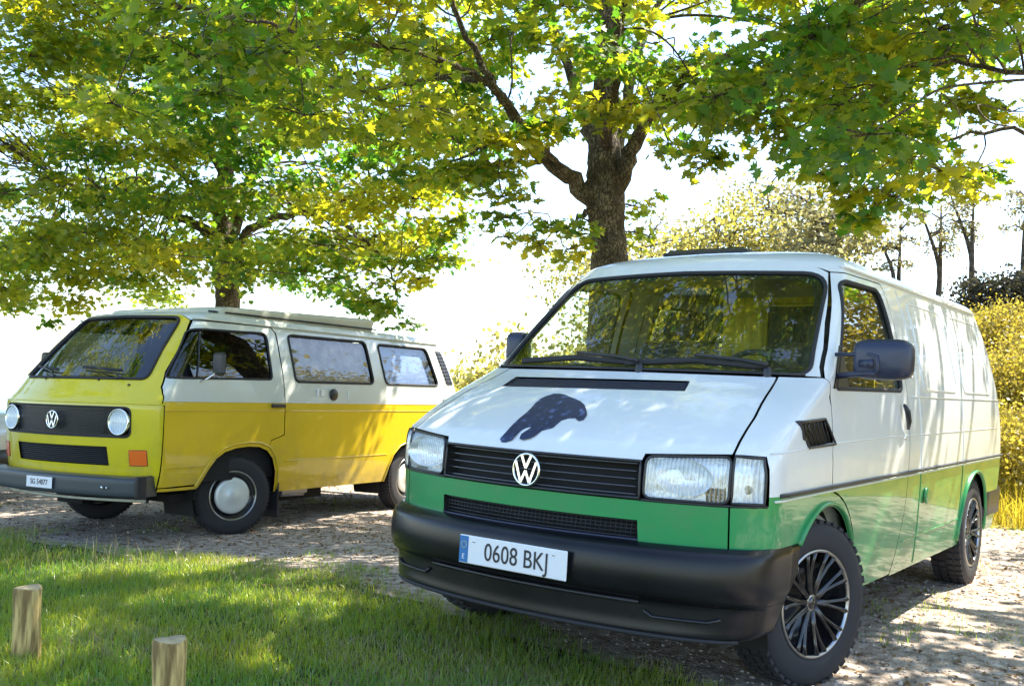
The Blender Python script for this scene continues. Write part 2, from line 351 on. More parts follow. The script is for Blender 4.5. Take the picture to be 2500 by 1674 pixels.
M_pale=mat('pale reflector',(.85,.87,.88),.5,.15)
M_glass=glass('van glass',(.86,.93,.88),.95)
M_glassd=glass('dark van glass',(.30,.36,.35),.45)
M_orange=mat('orange lens',(.85,.16,.02),.2,coat=.6,bump=(60,.5,.004))
M_white=mat('plate white',(.80,.80,.82),.4)
M_ink=mat('plate lettering',(.02,.02,.025),.5)
M_blue=mat('plate blue band',(.02,.16,.40),.4)
M_seat=mat('seat cloth',(.035,.035,.04),.95,bump=(80,.5,.003))
M_dash=mat('dashboard',(.17,.20,.18),.6)
M_lin=mat('cab lining',(.45,.48,.40),.85)
M_curt=mat('olive curtain',(.60,.50,.08),.9,noise=(6,(.42,.36,.07),.2))
def wheel(parent,loc,side,R,W,Rr,style,steer=0.):
    """side=+1: outer face towards +y."""
    e=empty('wheel',parent,loc,(0,0,R_(steer)+(0 if side>0 else math.pi)))
    h=W/2
    prof=[(Rr*.96,-h*.80),(Rr*1.04,-h*.98),(R*.86,-h),(R*.955,-h*.93),(R*.985,-h*.80),(R*.99,0),(R*.985,h*.80),(R*.955,h*.93),(R*.86,h),(Rr*1.13,h*1.0),(Rr*1.04,h*.97),(Rr*.97,h*.84)]
    b=MB().lathe(prof,64)
    # tread blocks and shoulder lugs
    n=44 if style=='spoke' else 56; lug=.007 if style=='spoke' else .005
    for k in range(n):
        q=2*math.pi*k/n; 
        for s in(-1,1):
            qq=q+(math.pi/n if s>0 else 0)
            Mr=Matrix.Rotation(-qq,3,'Y')
            for yy,ww,rr_ in ((s*h*.72,h*.36,R*.992),(s*h*.25,h*.34,R*1.0)):
                c=Mr@Vector((rr_,yy,0)); b.box(tuple(c),(lug*2,ww,2*math.pi*R/n*.62),Mr.to_4x4())
            if style=='lug':
                c=Mr@Vector((R*.955,s*h*.97,0)); b.box(tuple(c),(R*.06,h*.05,2*math.pi*R/n*.50),Mr.to_4x4())
    b.build('tyre',M_rub,e)
    # barrel
    bb=MB().lathe([(Rr*.93,h*.86),(Rr*.90,h*.30),(Rr*.84,-h*.6),(Rr*.4,-h*.7),(.02,-h*.7)],48); 
    if style=='spoke':
        r=bb.build('rim',M_gun,e)
        MB().lathe([(Rr*1.0,h*.93),(Rr*.985,h*.99),(Rr*.95,h*.97),(Rr*.935,h*.88)],64).build('rim_lip',M_alu,e)
        for k in range(10):
            q=2*math.pi*k/10+.12; s=MB(); f=MB()
            for dq in(-.12,.12):
                def P(rad,a,y): return Vector((rad*math.cos(a),y,rad*math.sin(a)))
                a0=q+dq*.25;a1=q+dq
                pts=[P(Rr*.16,a0,h*.62),P(Rr*.45,q+dq*.45,h*.66),P(Rr*.75,q+dq*.8,h*.78),P(Rr*.945,a1,h*.90)]
                s.tube(pts,[.016,.010,.009,.012],6); f.tube([p+Vector((0,.0085,0)) for p in pts],[.006,.0034,.003,.004],6)
            s.build('spoke',M_gun,e); f.build('spoke_face',M_face,e)
        MB().lathe([(Rr*.20,h*.50),(Rr*.20,h*.66),(Rr*.15,h*.72),(0.001,h*.73)],32).build('hub',M_alu,e)
        MB().lathe([(Rr*.12,h*.73),(Rr*.11,h*.76),(0.001,h*.77)],24).build('hub_cap',M_gun,e)
    else:
        r=bb.add([],[]).lathe([(Rr*.93,h*.86),(Rr*.86,h*.70),(Rr*.80,h*.46),(Rr*.62,h*.52),(Rr*.5,h*.62),(.01,h*.62)],48).build('rim',M_gun if style=='steel' else M_alu,e)
        MB().lathe([(Rr*1.0,h*.93),(Rr*.985,h*.97),(Rr*.955,h*.96),(Rr*.94,h*.90)],64).build('rim_lip',M_alu,e)
        MB().lathe([(Rr*.735,h*.60),(Rr*.73,h*.72),(Rr*.69,h*.80),(Rr*.55,h*.85),(Rr*.24,h*.88),(Rr*.22,h*.91),(.001,h*.92)],48).build('hub_cap',mat('hub cap silver',(.74,.76,.75),.45,.45),e)
        for k in range(12):
            q=2*math.pi*k/12; MB().lathe([(Rr*.045,-.002),(Rr*.045,.002),(0.001,.002)],10,(Rr*.835*math.cos(q),h*.60,Rr*.835*math.sin(q))).build('rim_slot',M_dark,e)
    return e
def seat(parent,x,y,z,mt,hr=True):
    e=empty('seat',parent,(x,y,z))
    MB().box((0,0,0),(.50,.50,.16),bev=.04).build('cushion',mt,e)
    MB().box((-.27,0,.36),(.13,.50,.62),Matrix.Rotation(-.15,4,'Y'),bev=.05).build('backrest',mt,e)
    if hr: MB().box((-.36,0,.76),(.10,.26,.17),bev=.04).build('headrest',mt,e)
    return e
def wells(parent,xs,R,m,y0=.50,y1=.83):
    for x in xs:
        for s in(1,-1):
            b=MB(); P=arc(x,.33,R,-20,200,14); V=[(p[0],s*y0,p[1]) for p in P]+[(p[0],s*y1,p[1]) for p in P]; n=len(P)
            b.add(V,[(i,i+1,n+i+1,n+i) for i in range(n-1)]+[tuple(range(n))]); b.build('wheel_housing',m,parent)
# ================================================================ white and green van
def build_white_van():
    van=empty('camper_van'); tag(van,'white over green panel van with black bumper, parked on the right in front','van')
    P=paint('white green paint',(.72,.745,.765),(.020,.270,.085),.805,.30,.7)
    PG=paint('green paint',(.020,.270,.085),(.020,.270,.085),.5,.30,.45)
    sh=T4
    # --- nose
    hood_o=[('f',-.778,.956),('f',-.482,.940),('f',-.474,.914),('f',.474,.914),('f',.482,.940),('f',.778,.956),('f',.757,1.09),('f',.70,1.252),('f',0,1.254),('f',-.70,1.252),('f',-.757,1.09)]
    vent=[('f',-.560,1.212),('f',.378,1.222),('f',.409,1.178),('f',-.545,1.163)]
    hood=panel('hood',sh,hood_o,[vent],P,van,h=.05)
    g=panel('hood_vent',sh,vent,(),M_plas,van,off=-.012,fold=0,h=.08)
    for k in range(4):
        z0=.2+.2*k; l=line3(sh,[('f',-.552+.0*k,1.163+.049*z0),('f',.405-.03*z0,1.178+.044*z0)],off=-.004); MB().tube(l,.0035,5).build('louver',M_plasb,g)
    # hand print sticker on the hood
    hp=[(-.169,.95),(-.156,.938),(-.132,.938),(-.107,.95),(-.105,.966),(-.102,.982),(-.098,.992),(-.088,1.0),(-.076,1.006),(-.066,1.000),(-.076,.986),(-.082,.974),(-.072,.958),(-.052,.954),(-.027,.962),(-.012,.972),(-.005,.984),(-.001,.994),(.009,.998),(.021,1.002),(.036,1.008),(.036,1.020),(.038,1.036),(.060,1.046),(.088,1.049),(.106,1.042),(.122,1.038),(.135,1.044),(.124,1.064),(.098,1.082),(.060,1.102),(.024,1.114),(-.014,1.123),(-.055,1.130),(-.093,1.138),(-.13,1.142),(-.162,1.140),(-.182,1.130),(-.194,1.117),(-.190,1.097),(-.178,1.076),(-.172,1.056),(-.174,1.034),(-.173,1.014),(-.169,.99),(-.166,.968)]
    hm=bpy.data.materials.new('hand print'); hm.use_nodes=True; t=hm.node_tree; p=t.nodes['Principled BSDF']; p.inputs['Roughness'].default_value=.4
    tc=t.nodes.new('ShaderNodeTexCoord'); n=t.nodes.new('ShaderNodeTexNoise'); n.inputs['Scale'].default_value=34; n.inputs['Detail'].default_value=6; t.links.new(tc.outputs['Object'],n.inputs[0])
    cr=t.nodes.new('ShaderNodeValToRGB'); cr.color_ramp.elements[0].position=.56; cr.color_ramp.elements[0].color=(.010,.020,.070,1); cr.color_ramp.elements[1].position=.74; cr.color_ramp.elements[1].color=(.10,.15,.34,1)
    t.links.new(n.outputs[0],cr.inputs[0]); t.links.new(cr.outputs[0],p.inputs['Base Color'])
    c=conv(sh,[('f',a,b) for a,b in hp]); tt=[('t',float(u2t(u)),z) for u,z in c]
    panel('hand_sticker',sh,tt,(),hm,van,off=.0022,fold=.001,h=.03)
    # --- green valance, grille
    lg=[('f',-.478,.692),('f',.470,.692),('f',.474,.620),('f',-.476,.618)]
    panel('front_panel',sh,[('f',-.781,.598),('f',-.781,.765),('f',.781,.765),('f',.781,.598)],[lg],PG,van)
    lgp=empty('lower_grille',van); panel('mesh_back',sh,lg,(),M_dark,lgp,off=-.05,fold=-.048,h=.1)
    for k in range(5):
        z=.628+k*.0145; MB().tube(line3(sh,[('f',-.476,z),('f',.470,z)],off=-.012),.0028,4).build('slat',M_plas,lgp)
    for k in range(46):
        y=-.46+k*.0205; MB().tube(line3(sh,[('f',y,.62),('f',y+.006,.692)],off=-.014),.0018,4).build('mesh_bar',M_plas,lgp)
    MB().tube(line3(sh,[('f',-.478,.6185),('f',.474,.6195)],off=-.002),.005,5).build('grille_edge',M_plasb,lgp)
    gr=empty('grille',van); go=[('f',-.474,.780),('f',.474,.780),('f',.472,.908),('f',-.472,.908)]
    panel('grille_back',sh,go,(),M_dark,gr,off=-.06,fold=-.058,h=.1)
    for k in range(5):
        z=.786+k*.0290; MB().tube(line3(sh,[('f',-.472,z),('f',.472,z)],off=-.012),.0052 if k<4 else .007,6,flat=.8).build('slat',mat('grille slat',(.035,.035,.045),.22,coat=.7) if k==0 else bpy.data.materials['grille slat'],gr)
    seal('lamp_surround',sh,[('f',-.474,.774),('f',.474,.774),('f',.472,.911),('f',-.472,.911)],M_plas,van,r=.006)
    badge('badge',.062,(.862,0,.842),van,M_chr,tilt=.05)
    # --- lamps
    for s in(1,-1):
        L=empty('headlight',van); o=rounded([('f',.488,.778)[1:],(.782,.776),(.782,.945),(.492,.931)],.03,4); o=[('f',a,b) for a,b in o]
        panel('reflector',sh,o,(),M_refl,L,side=s,off=-.055,fold=-.053,h=.04,bulge=lambda Q:np.zeros(len(Q)))
        bl=MB(); cx,cz=.63,.862; cpt=sh.S(np.array([sh.t_of('y',cx,cz)]),cz)[0]
        bl.lathe([(.086,.0),(.080,-.012),(.066,-.030),(.045,-.042),(.02,-.046),(.001,-.047)],36,(cpt[0]-.004,s*cx,cz),axis='x',scale=(1,1.32,.78)); bl.build('bowl',M_refl,L)
        bl=MB(); bl.lathe([(.001,.03),(.010,.026),(.012,.01),(.012,-.02)],14,(cpt[0]-.045,s*cx,cz),axis='x'); bl.build('bulb',M_white,L)
        panel('lens',sh,o,(),M_lens,L,side=s,off=.002,fold=.008,h=.04,bulge=lambda Q:.0012*np.sin(Q[:,0]*420)*(np.abs(np.abs(Q[:,0])-.70)<2))
        seal('lamp_seal',sh,o,M_plas,L,side=s,r=.0055)
        I=empty('turn_signal',van); q=[('f',.790,.778),('s',.602,.778),('s',.592,.944),('f',.790,.948)]
        panel('reflector',sh,q,(),M_refl,I,side=s,off=-.045,fold=-.043,h=.04)
        tb=sh.t_of('y',.845,.84); bp_=sh.S(np.array([tb]),.82)[0]; MB().lathe([(.001,.02),(.016,.016),(.020,0),(.016,-.02)],18,(bp_[0]-.05,s*(bp_[1]-.03),.825),axis='x').build('bulb',mat('amber bulb',(.30,.28,.16),.3) if s>0 else bpy.data.materials['amber bulb'],I)
        panel('lens',sh,q,(),M_lens,I,side=s,off=.002,fold=.008,h=.04); seal('lamp_seal',sh,q,M_plas,I,side=s,r=.006)
        MB().tube(line3(sh,[('f',.47,.769),('f',.79,.768),('s',.590,.770)],side=s,off=-.002),.0065,6).build('lamp_trim',M_plas,van)
    # --- front wings
    for s in(1,-1):
        a1=arc(0,.33,.40,180,42.5,16); a2=arc(0,.33,.455,100,178,9)
        o=[('f',.787,.956),('f',.766,1.09),('f',.709,1.254),('s',-.052,1.256),('s',-.052,.795)]+[('s',x,z) for x,z in a2]+[('s',-.455,.30),('s',-.40,.30)]+[('s',x,z) for x,z in a1]+[('s',.300,.604),('f',.787,.604),('f',.787,.770),('s',.584,.770),('s',.580,.952)]
        sv=[('s',.333,1.076),('s',.037,1.088),('s',-.083,.982),('s',.235,.976)]; svr=sv
        w_=panel('wing',sh,o,[svr],P,van,side=s,h=.05)
        b=panel('air_intake',sh,svr,(),M_plas,van,side=s,off=-.010,fold=-.008,h=.08)
        seal('intake_frame',sh,svr,M_plas,b,side=s,r=.006)
        for k in range(6):
            x0=.19-.045*k; MB().tube(line3(sh,[('s',x0,.982),('s',x0+.07,1.078)],side=s,off=-.004),.004,4).build('fin',M_plas,b)
        MB().tube(line3(sh,[('s',.56,.962),('s',.0,.985),('s',-.9,.995),('s',-3.6,1.0)],side=s,off=.0005),.003,5).build('crease',P,van)
        # flare lip
        al=arc(0,.33,.412,182,42,24); MB().tube(line3(sh,[('s',x,z) for x,z in al],side=s,off=.003,h=.03),.016,8,flat=.55).build('arch_lip',PG,van)
        al=arc(-2.92,.33,.40,182,-2,28); MB().tube(line3(sh,[('s',x,z) for x,z in al],side=s,off=.002,h=.03),.013,8,flat=.55).build('arch_lip',PG,van)
    # --- windscreen and its frame
    wso=rounded([(-.812,1.268),(.812,1.268),(.704,1.764),(.0,1.776),(-.704,1.764)],[.05,.05,.11,0,.11],6)
    ws=[('f',a,b) for a,b in wso]
    panel('windscreen_frame',sh,[('s',-.050,1.262),('s',-.30,1.512),('s',-.575,1.768),('s',-.582,1.80),('r',-.582,1.80),('r',-.575,1.768),('r',-.30,1.512),('r',-.050,1.262)],[ws],P,van,h=.05,fold=.03)
    panel('windscreen',sh,ws,(),M_glass,van,off=-.006,fold=0,h=.06)
    bi=rounded([(-.772,1.298),(.772,1.298),(.672,1.735),(.0,1.750),(-.672,1.735)],[.06,.06,.12,0,.12],6)
    panel('windscreen_band',sh,ws,[[('f',a,b) for a,b in bi]],mat('glass edge print',(.012,.014,.016),.25),van,off=-.010,fold=0,h=.05)
    seal('windscreen_seal',sh,ws,M_rub,van,off=-.002,r=.010)
    cs=MB(); cs.tube(line3(sh,[('f',-.80,1.264),('f',.80,1.264)],off=.004),.012,6,flat=.6); cs.build('scuttle',M_plas,van)
    for y0,y1,z1,yy in((.10,-.62,1.318,-.1),(.66,.02,1.322,.4)):
        wp=empty('wiper',van); A=sh.S(np.array([sh.t_of('y',y0,1.262)]),1.262)[0]
        arm=line3(sh,[('f',y0,1.268),('f',y0-.12,1.288),('f',(y0+y1)/2,1.305)],off=.045); MB().tube(arm,.008,6).build('arm',M_plas,wp)
        bl=line3(sh,[('f',y0-.02,1.278),('f',(y0+y1)/2,1.300),('f',y1,1.276)],off=.020); MB().tube(bl,.009,6,flat=1.6).build('blade',M_rub,wp)
        MB().lathe([(.020,-.03),(.020,.02),(.012,.035),(.001,.037)],14,(A[0],A[1],1.262),axis='z').build('pivot',M_plas,wp)
    # --- doors
    for s in(1,-1):
        d=empty('front_door',van)
        lo=[(-.47,.31)]+[(x,z) for x,z in arc(0,.33,.463,176,98,9)]
        o=[('s',-.058,1.256),('s',-.308,1.505),('s',-.580,1.768),('s',-1.21,1.776),('s',-1.255,1.74),('s',-1.262,.95),('s',-1.215,.60),('s',-1.12,.40),('s',-1.06,.306)]+[('s',x,z) for x,z in lo]+[('s',-.058,.800)]
        win=rounded([(-.135,1.216),(-1.175,1.222),(-1.150,1.738),(-.560,1.728)],[.03,.05,.07,.06],5); win=[('s',a,b) for a,b in win]
        panel('door_skin',sh,o,[win],P,d,side=s,h=.06,fold=.018)
        panel('window_pane',sh,win,(),M_glass,d,side=s,off=-.012,fold=0,h=.08)
        seal('window_seal',sh,win,M_rub,d,side=s,off=-.003,r=.011)
        MB().tube(line3(sh,[('s',-.150,1.226),('s',-.15,1.226),('s',-.300,1.226),('s',-.300,1.40)],side=s,off=-.004),.006,4).build('window_bar',M_plas,d)
        panel('mirror_foot',sh,[('s',-.10,1.215),('s',-.30,1.215),('s',-.30,1.40),('s',-.27,1.405)],(),M_plas,d,side=s,off=.004,fold=.02,h=.05)
        hs=sh.S(np.array([sh.t_of('x',-1.155,1.09)]),1.09)[0]
        MB().tube([(-1.105,s*(hs[1]+.016),1.155),(-1.125,s*(hs[1]+.028),1.12),(-1.155,s*(hs[1]+.028),1.07),(-1.185,s*(hs[1]+.018),1.03)],[.008,.014,.014,.008],8).build('handle',M_plas,d)
        MB().lathe([(.012,0),(.012,.008),(.001,.009)],12,(-1.18,s*(hs[1]+.002),.985),scale=(1,s,1)).build('lock',M_chr,d)
    # --- sides
    for s in(1,-1):
        o=[('s',-.582,1.80),('t',2.2,1.80),('t',2.2,.30),('s',-3.40,.30)]+[('s',x,z) for x,z in arc(-2.92,.33,.385,-4,184,22)]+[('s',-2.50,.288),('s',-1.07,.296),('s',-1.126,.40),('s',-1.221,.60),('s',-1.268,.95),('s',-1.261,1.742),('s',-1.214,1.782),('s',-.588,1.774)]
        holes=[]
        for xa,xb in((-1.62,-2.42),(-2.60,-3.45)):
            wo=rounded([(xa,1.235),(xb,1.235),(xb+.02,1.715),(xa-.02,1.715)],.07,5); wo=[('s',a,b) for a,b in wo]
            if s<0:
                holes.append(wo); panel('side_window',sh,wo,(),M_glass,van,side=s,off=-.01,fold=0,h=.1); seal('window_seal',sh,wo,M_rub,van,side=s,r=.011)
            else:
                seal('pressed_panel',sh,wo,P,van,side=s,off=-.001,r=.006)
        panel('side_panel',sh,o,holes,P,van,side=s,h=.07)
        for x in(-1.50,-2.51): MB().tube(line3(sh,[('s',x,.31),('s',x,1.77)],side=s,off=.0),.0035,4).build('panel_seam',M_rub if s<0 else P,van)
        for z in(1.195,.455): MB().tube(line3(sh,[('s',-1.33 if z>1 else -1.2,z),('s',-3.7 if z>1 else -2.5,z)],side=s,off=.0005),.004,5).build('crease',P,van)
        st=loft('side_moulding',[(.798,.922,.80,.20,.25,-3.83),(.800,.930,.80,.20,.25,-3.84),(.812,.931,.80,.20,.25,-3.84),(.815,.922,.80,.20,.25,-3.83)],.62*s,2.3*s,50,M_plas,van,sub=1,closed=True)
        for k in range(len(st.data.vertices)):
            pass
        MB().tube(line3(sh,[('s',.56,.787),('s',0,.790),('s',-3.7,.790)],side=s,off=.002),.005,5).build('pin_stripe',mat('pale stripe',(.7,.72,.6),.4) if s>0 else bpy.data.materials['pale stripe'],van)
        panel('rear_door',sh,[('t',2.21,.32),('t',2.21,1.79),('t',2.995,1.79),('t',2.995,.32)],(),P,van,side=s,h=.1)
        MB().box((-3.83,s*.82,1.0),(.04,.10,.42),bev=.015).build('tail_light',mat('tail lens',(.5,.02,.02),.2,coat=.5) if s>0 else bpy.data.materials['tail lens'],van)
        cap=MB().lathe([(.045,0),(.045,.006),(.038,.009),(.001,.010)],20,(-1.62,s*.9145,.66),scale=(1,s,1)); cap.build('fuel_cap',PG,van)
    # --- roof, gutter, hatch
    roof=[(1.80,.745,-.48,.13,.14,-3.66),(1.835,.728,-.525,.125,.13,-3.64),(1.868,.68,-.59,.12,.12,-3.60),(1.898,.58,-.68,.11,.11,-3.52),(1.920,.44,-.80,.09,.09,-3.42),(1.934,.26,-.98,.06,.06,-3.25),(1.940,.0,-1.25,0,0,-3.0)]
    loft('roof',roof,-3,3,140,P,van,sub=4)
    for s in(1,-1): MB().tube(line3(sh,[('t',.60,1.80),('t',2.12,1.80)],side=s,off=.006),.011,6,flat=.6).build('gutter',P,van)
    rh=empty('roof_hatch',van); MB().box((-1.12,-.10,1.952),(.46,.46,.022),bev=.010).build('hatch_lid',M_gun,rh); MB().box((-1.12,-.10,1.938),(.50,.50,.02),bev=.008).build('hatch_frame',M_plas,rh)
    # --- bumper
    b=loft('bumper',[(.600,.86,.80,.15,.25,-3.7),(.616,.900,.850,.17,.28,-3.8),(.606,.908,.890,.19,.30,-3.8),(.578,.915,.918,.188,.32,-3.8),(.50,.917,.928,.185,.33,-3.8),(.445,.915,.922,.185,.33,-3.8),(.418,.910,.880,.15,.32,-3.8),(.400,.900,.862,.15,.32,-3.8),(.34,.885,.862,.14,.34,-3.8),(.295,.868,.866,.13,.36,-3.8),(.282,.855,.856,.13,.36,-3.8),(.270,.78,.80,.12,.3,-3.8)],
        [-1.02,-1.025,-1.027,-1.025,-1.02,-1.0,-.97,-.96,-.92,-.90,-.90,-.90],[1.02,1.025,1.027,1.025,1.02,1.0,.97,.96,.92,.90,.90,.90],90,M_bump,van,sub=4,closed=True)
    bs=Shell([(.28,.855,.858,.13,.36,-3.8),(.34,.885,.862,.14,.34,-3.8),(.40,.900,.862,.15,.32,-3.8),(.418,.910,.880,.15,.32,-3.8),(.445,.922,.922,.16,.33,-3.8),(.57,.924,.926,.16,.32,-3.8)])
    MB().tube(line3(bs,[('f',-.80,.285),('f',.82,.285)],off=.006),.009,6).build('spoiler_lip',M_rub,b)
    MB().tube(line3(bs,[('f',-.50,.402),('f',.50,.402)],off=.006),.008,6).build('bumper_ridge',M_plas,b)
    for s in(1,-1): MB().tube(line3(bs,rr2:=[('f',.52,.372),('f',.55,.352),('f',.74,.352),('f',.78,.366)],side=s,off=.006),.006,6).build('slot_edge',M_plas,b)
    pl=empty('number_plate',van,(.940,0,.508),(0,R_(-2.0),0))
    MB().box((0,0,0),(.006,.52,.112),bev=.003).build('plate',M_white,pl)
    MB().box((.0038,-.235,0),(.001,.044,.104)).build('euro_band',M_blue,pl)
    MB().lathe([(.006,0),(.005,.003),(.001,.004)],10,(.0035,.20,.035),axis='x').lathe([(.006,0),(.005,.003),(.001,.004)],10,(.0035,-.185,.035),axis='x').build('plate_screw',M_chr,pl)
    text('plate_number','0608 BKJ',.098,(.0045,.024,-.002),pl,M_ink,.83,space=1.02)
    text('country_letter','E',.028,(.0050,-.235,-.030),pl,M_white,1.)
    st=MB()
    for k in range(12): q=k*math.pi/6; st.box((.0048,-.235+.013*math.cos(q),.018+.013*math.sin(q)),(.0006,.003,.003))
    st.build('stars',mat('star yellow',(.8,.6,.05),.5),pl)
    loft('rear_bumper',[(.36,.90,-3.0,.1,.2,-3.86),(.50,.92,-3.0,.1,.2,-3.93),(.60,.91,-3.0,.1,.2,-3.92),(.62,.86,-3.0,.1,.2,-3.80)],1.62,4.38-0,2,M_plas,van,sub=1) if 0 else None
    rb=MB(); V=[]; 
    o=loft('rear_bumper',[(.36,.86,0,.2,.25,-3.86),(.40,.895,0,.2,.25,-3.90),(.56,.905,0,.2,.25,-3.90),(.60,.88,0,.2,.25,-3.88),(.60,.80,0,.2,.25,-3.80),(.36,.80,0,.2,.25,-3.80)],1.86,3.0,24,M_plas,van,sub=1,closed=True)
    o=loft('rear_bumper',[(.36,.86,0,.2,.25,-3.86),(.40,.895,0,.2,.25,-3.90),(.56,.905,0,.2,.25,-3.90),(.60,.88,0,.2,.25,-3.88),(.60,.80,0,.2,.25,-3.80),(.36,.80,0,.2,.25,-3.80)],-1.86,-3.0,24,M_plas,van,sub=1,closed=True)
    # --- mirrors
    for s in(1,-1):
        m_=empty('door_mirror',van)
        mx_,my_,mz_,mw,mh=(-.185,1.072,1.345,.122,.086) if s>0 else (-.40,.985,1.372,.062,.095)
        V=[];F=[];NU,NV=28,14   # rounded shell, flat at the back
        for i in range(NV+1):
            for j in range(NU):
                a_=math.pi*(i/NV-.5); b_=2*math.pi*j/NU; e_=lambda c_,p_: math.copysign(abs(c_)**p_,c_)
                V.append((mx_+.062*e_(math.sin(a_),.7),s*my_+mw*e_(math.cos(a_),.55)*e_(math.cos(b_),.45),mz_+mh*e_(math.cos(a_),.55)*e_(math.sin(b_),.45)))
        for i in range(NV):
            for j in range(NU): F.append((i*NU+j,i*NU+(j+1)%NU,(i+1)*NU+(j+1)%NU,(i+1)*NU+j))
        MB().add(V,F,True).build('mirror_housing',M_plasb,m_)
        if s>0: MB().tube([(-.17,.875,1.362),(-.15,.97,1.364),(-.128,1.03,1.364),(-.124,1.062,1.354),(-.124,1.068,1.30),(-.135,1.05,1.275)],.009,8).tube([(-.17,.875,1.268),(-.15,.97,1.280),(-.135,1.06,1.285)],.013,8).tube([(-.145,.99,1.325),(-.128,1.05,1.325)],.022,8).build('mirror_arm',M_plasb,m_)
        else: MB().tube([(-.30,-.87,1.30),(-.36,-.96,1.32)],.014,8).build('mirror_arm',M_plasb,m_)
        MB().box((mx_-.055,s*my_,mz_),(.006,mw*1.7,mh*1.7),bev=.002).build('mirror_glass',M_chr,m_)
    # --- underbody, wells, wheels
    MB().box((-1.75,0,.30),(4.2,1.50,.05)).box((-1.5,.25,.235),(2.4,.10,.08)).box((0,0,.28),(.12,1.35,.10)).box((-2.92,0,.27),(.10,1.35,.08)).box((-1.9,-.4,.24),(.9,.35,.13)).build('underbody',M_dark,van)
    wells(van,(0,-2.92),.405,M_dark)
    # radiator and cross member behind the bumper
    MB().box((.62,0,.55),(.10,1.5,.55)).box((-.02,0,.72),(.7,1.05,.35)).build('engine_bay',M_dark,van)
    for x,st_ in((0,-17.5),(-2.92,0)):
        for s in(1,-1): wheel(van,(x,s*.802,.332),s,.335,.198,.222,'spoke',st_)
    # --- cab
    ds=MB(); ds.box((-.13,0,1.14),(.42,1.56,.16),bev=.05); ds.box((-.30,.40,1.19),(.22,.44,.13),bev=.05).box((-.34,0,1.0),(.2,.4,.4),bev=.03); ds.build('dashboard',M_dash,van)
    sw=MB(); Mt=Matrix.Rotation(R_(-62),3,'Y'); C0=Vector((-.52,.40,1.205))
    ring=[tuple(C0+Mt@Vector((.195*math.cos(q),.195*math.sin(q),0))) for q in np.linspace(0,2*math.pi,36,endpoint=False)]
    sw.tube(ring,.015,8,closed=True)
    for q in(0.4,2.7,4.71): sw.tube([tuple(C0+Mt@Vector((.19*math.cos(q),.19*math.sin(q),0))),tuple(C0+Mt@Vector((0,0,-.02)))],.013,6)
    sw.build('steering_wheel',M_rub,van)
    for y in(.42,-.42): seat(van,-.95,y,.80,M_seat)
    cu=[]; b=MB(); V=[];F=[];N=60
    for i in range(N+1):
        y=-.22+.90*i/N; x=-1.42+.018*math.sin(i*1.3)
        V+=[(x,y,.95),(x-.01,y,1.74)]
    b.add(V,[(2*i,2*i+2,2*i+3,2*i+1) for i in range(N)],True); b.build('curtain',M_curt,van)
    MB().box((-1.39,.36,1.44),(.02,.56,.50),bev=.008).build('bulkhead_window',M_seat,van)
    MB().tube([(-1.38,.08,1.19),(-1.38,.08,1.69),(-1.38,.64,1.69),(-1.38,.64,1.19)],.012,6,closed=True).build('bulkhead_frame',M_curt,van)
    MB().tube([(-.60,0,1.86),(-.56,0,1.72)],.008,6).box((-.55,0,1.69),(.03,.22,.06),bev=.012).build('rear_view_mirror',M_plas,van)
    ins=[(z,hw-.05,xf-.09,b_,a,xr+.06) for z,hw,xf,b_,a,xr in [(.45,.88,.0,.1,.2,-3.78),(.9,.90,.0,.1,.2,-3.80),(1.20,.87,.0,.1,.2,-3.79)]]
    loft('cab_lining',ins,-3,3,60,M_lin,van,sub=1)
    loft('headliner',[(z-.03,max(hw-.05,0),xf-.06,b_,a,xr+.05) for z,hw,xf,b_,a,xr in roof],-3,3,80,M_lin,van,sub=2)
    MB().box((-1.7,0,.47),(4.0,1.7,.02)).build('cab_floor',M_dark,van)
    MB().box((-.30,.10,1.226),(.14,.10,.006)).box((-.18,-.42,1.223),(.16,.24,.005)).build('dash_papers',M_white,van)
    return van
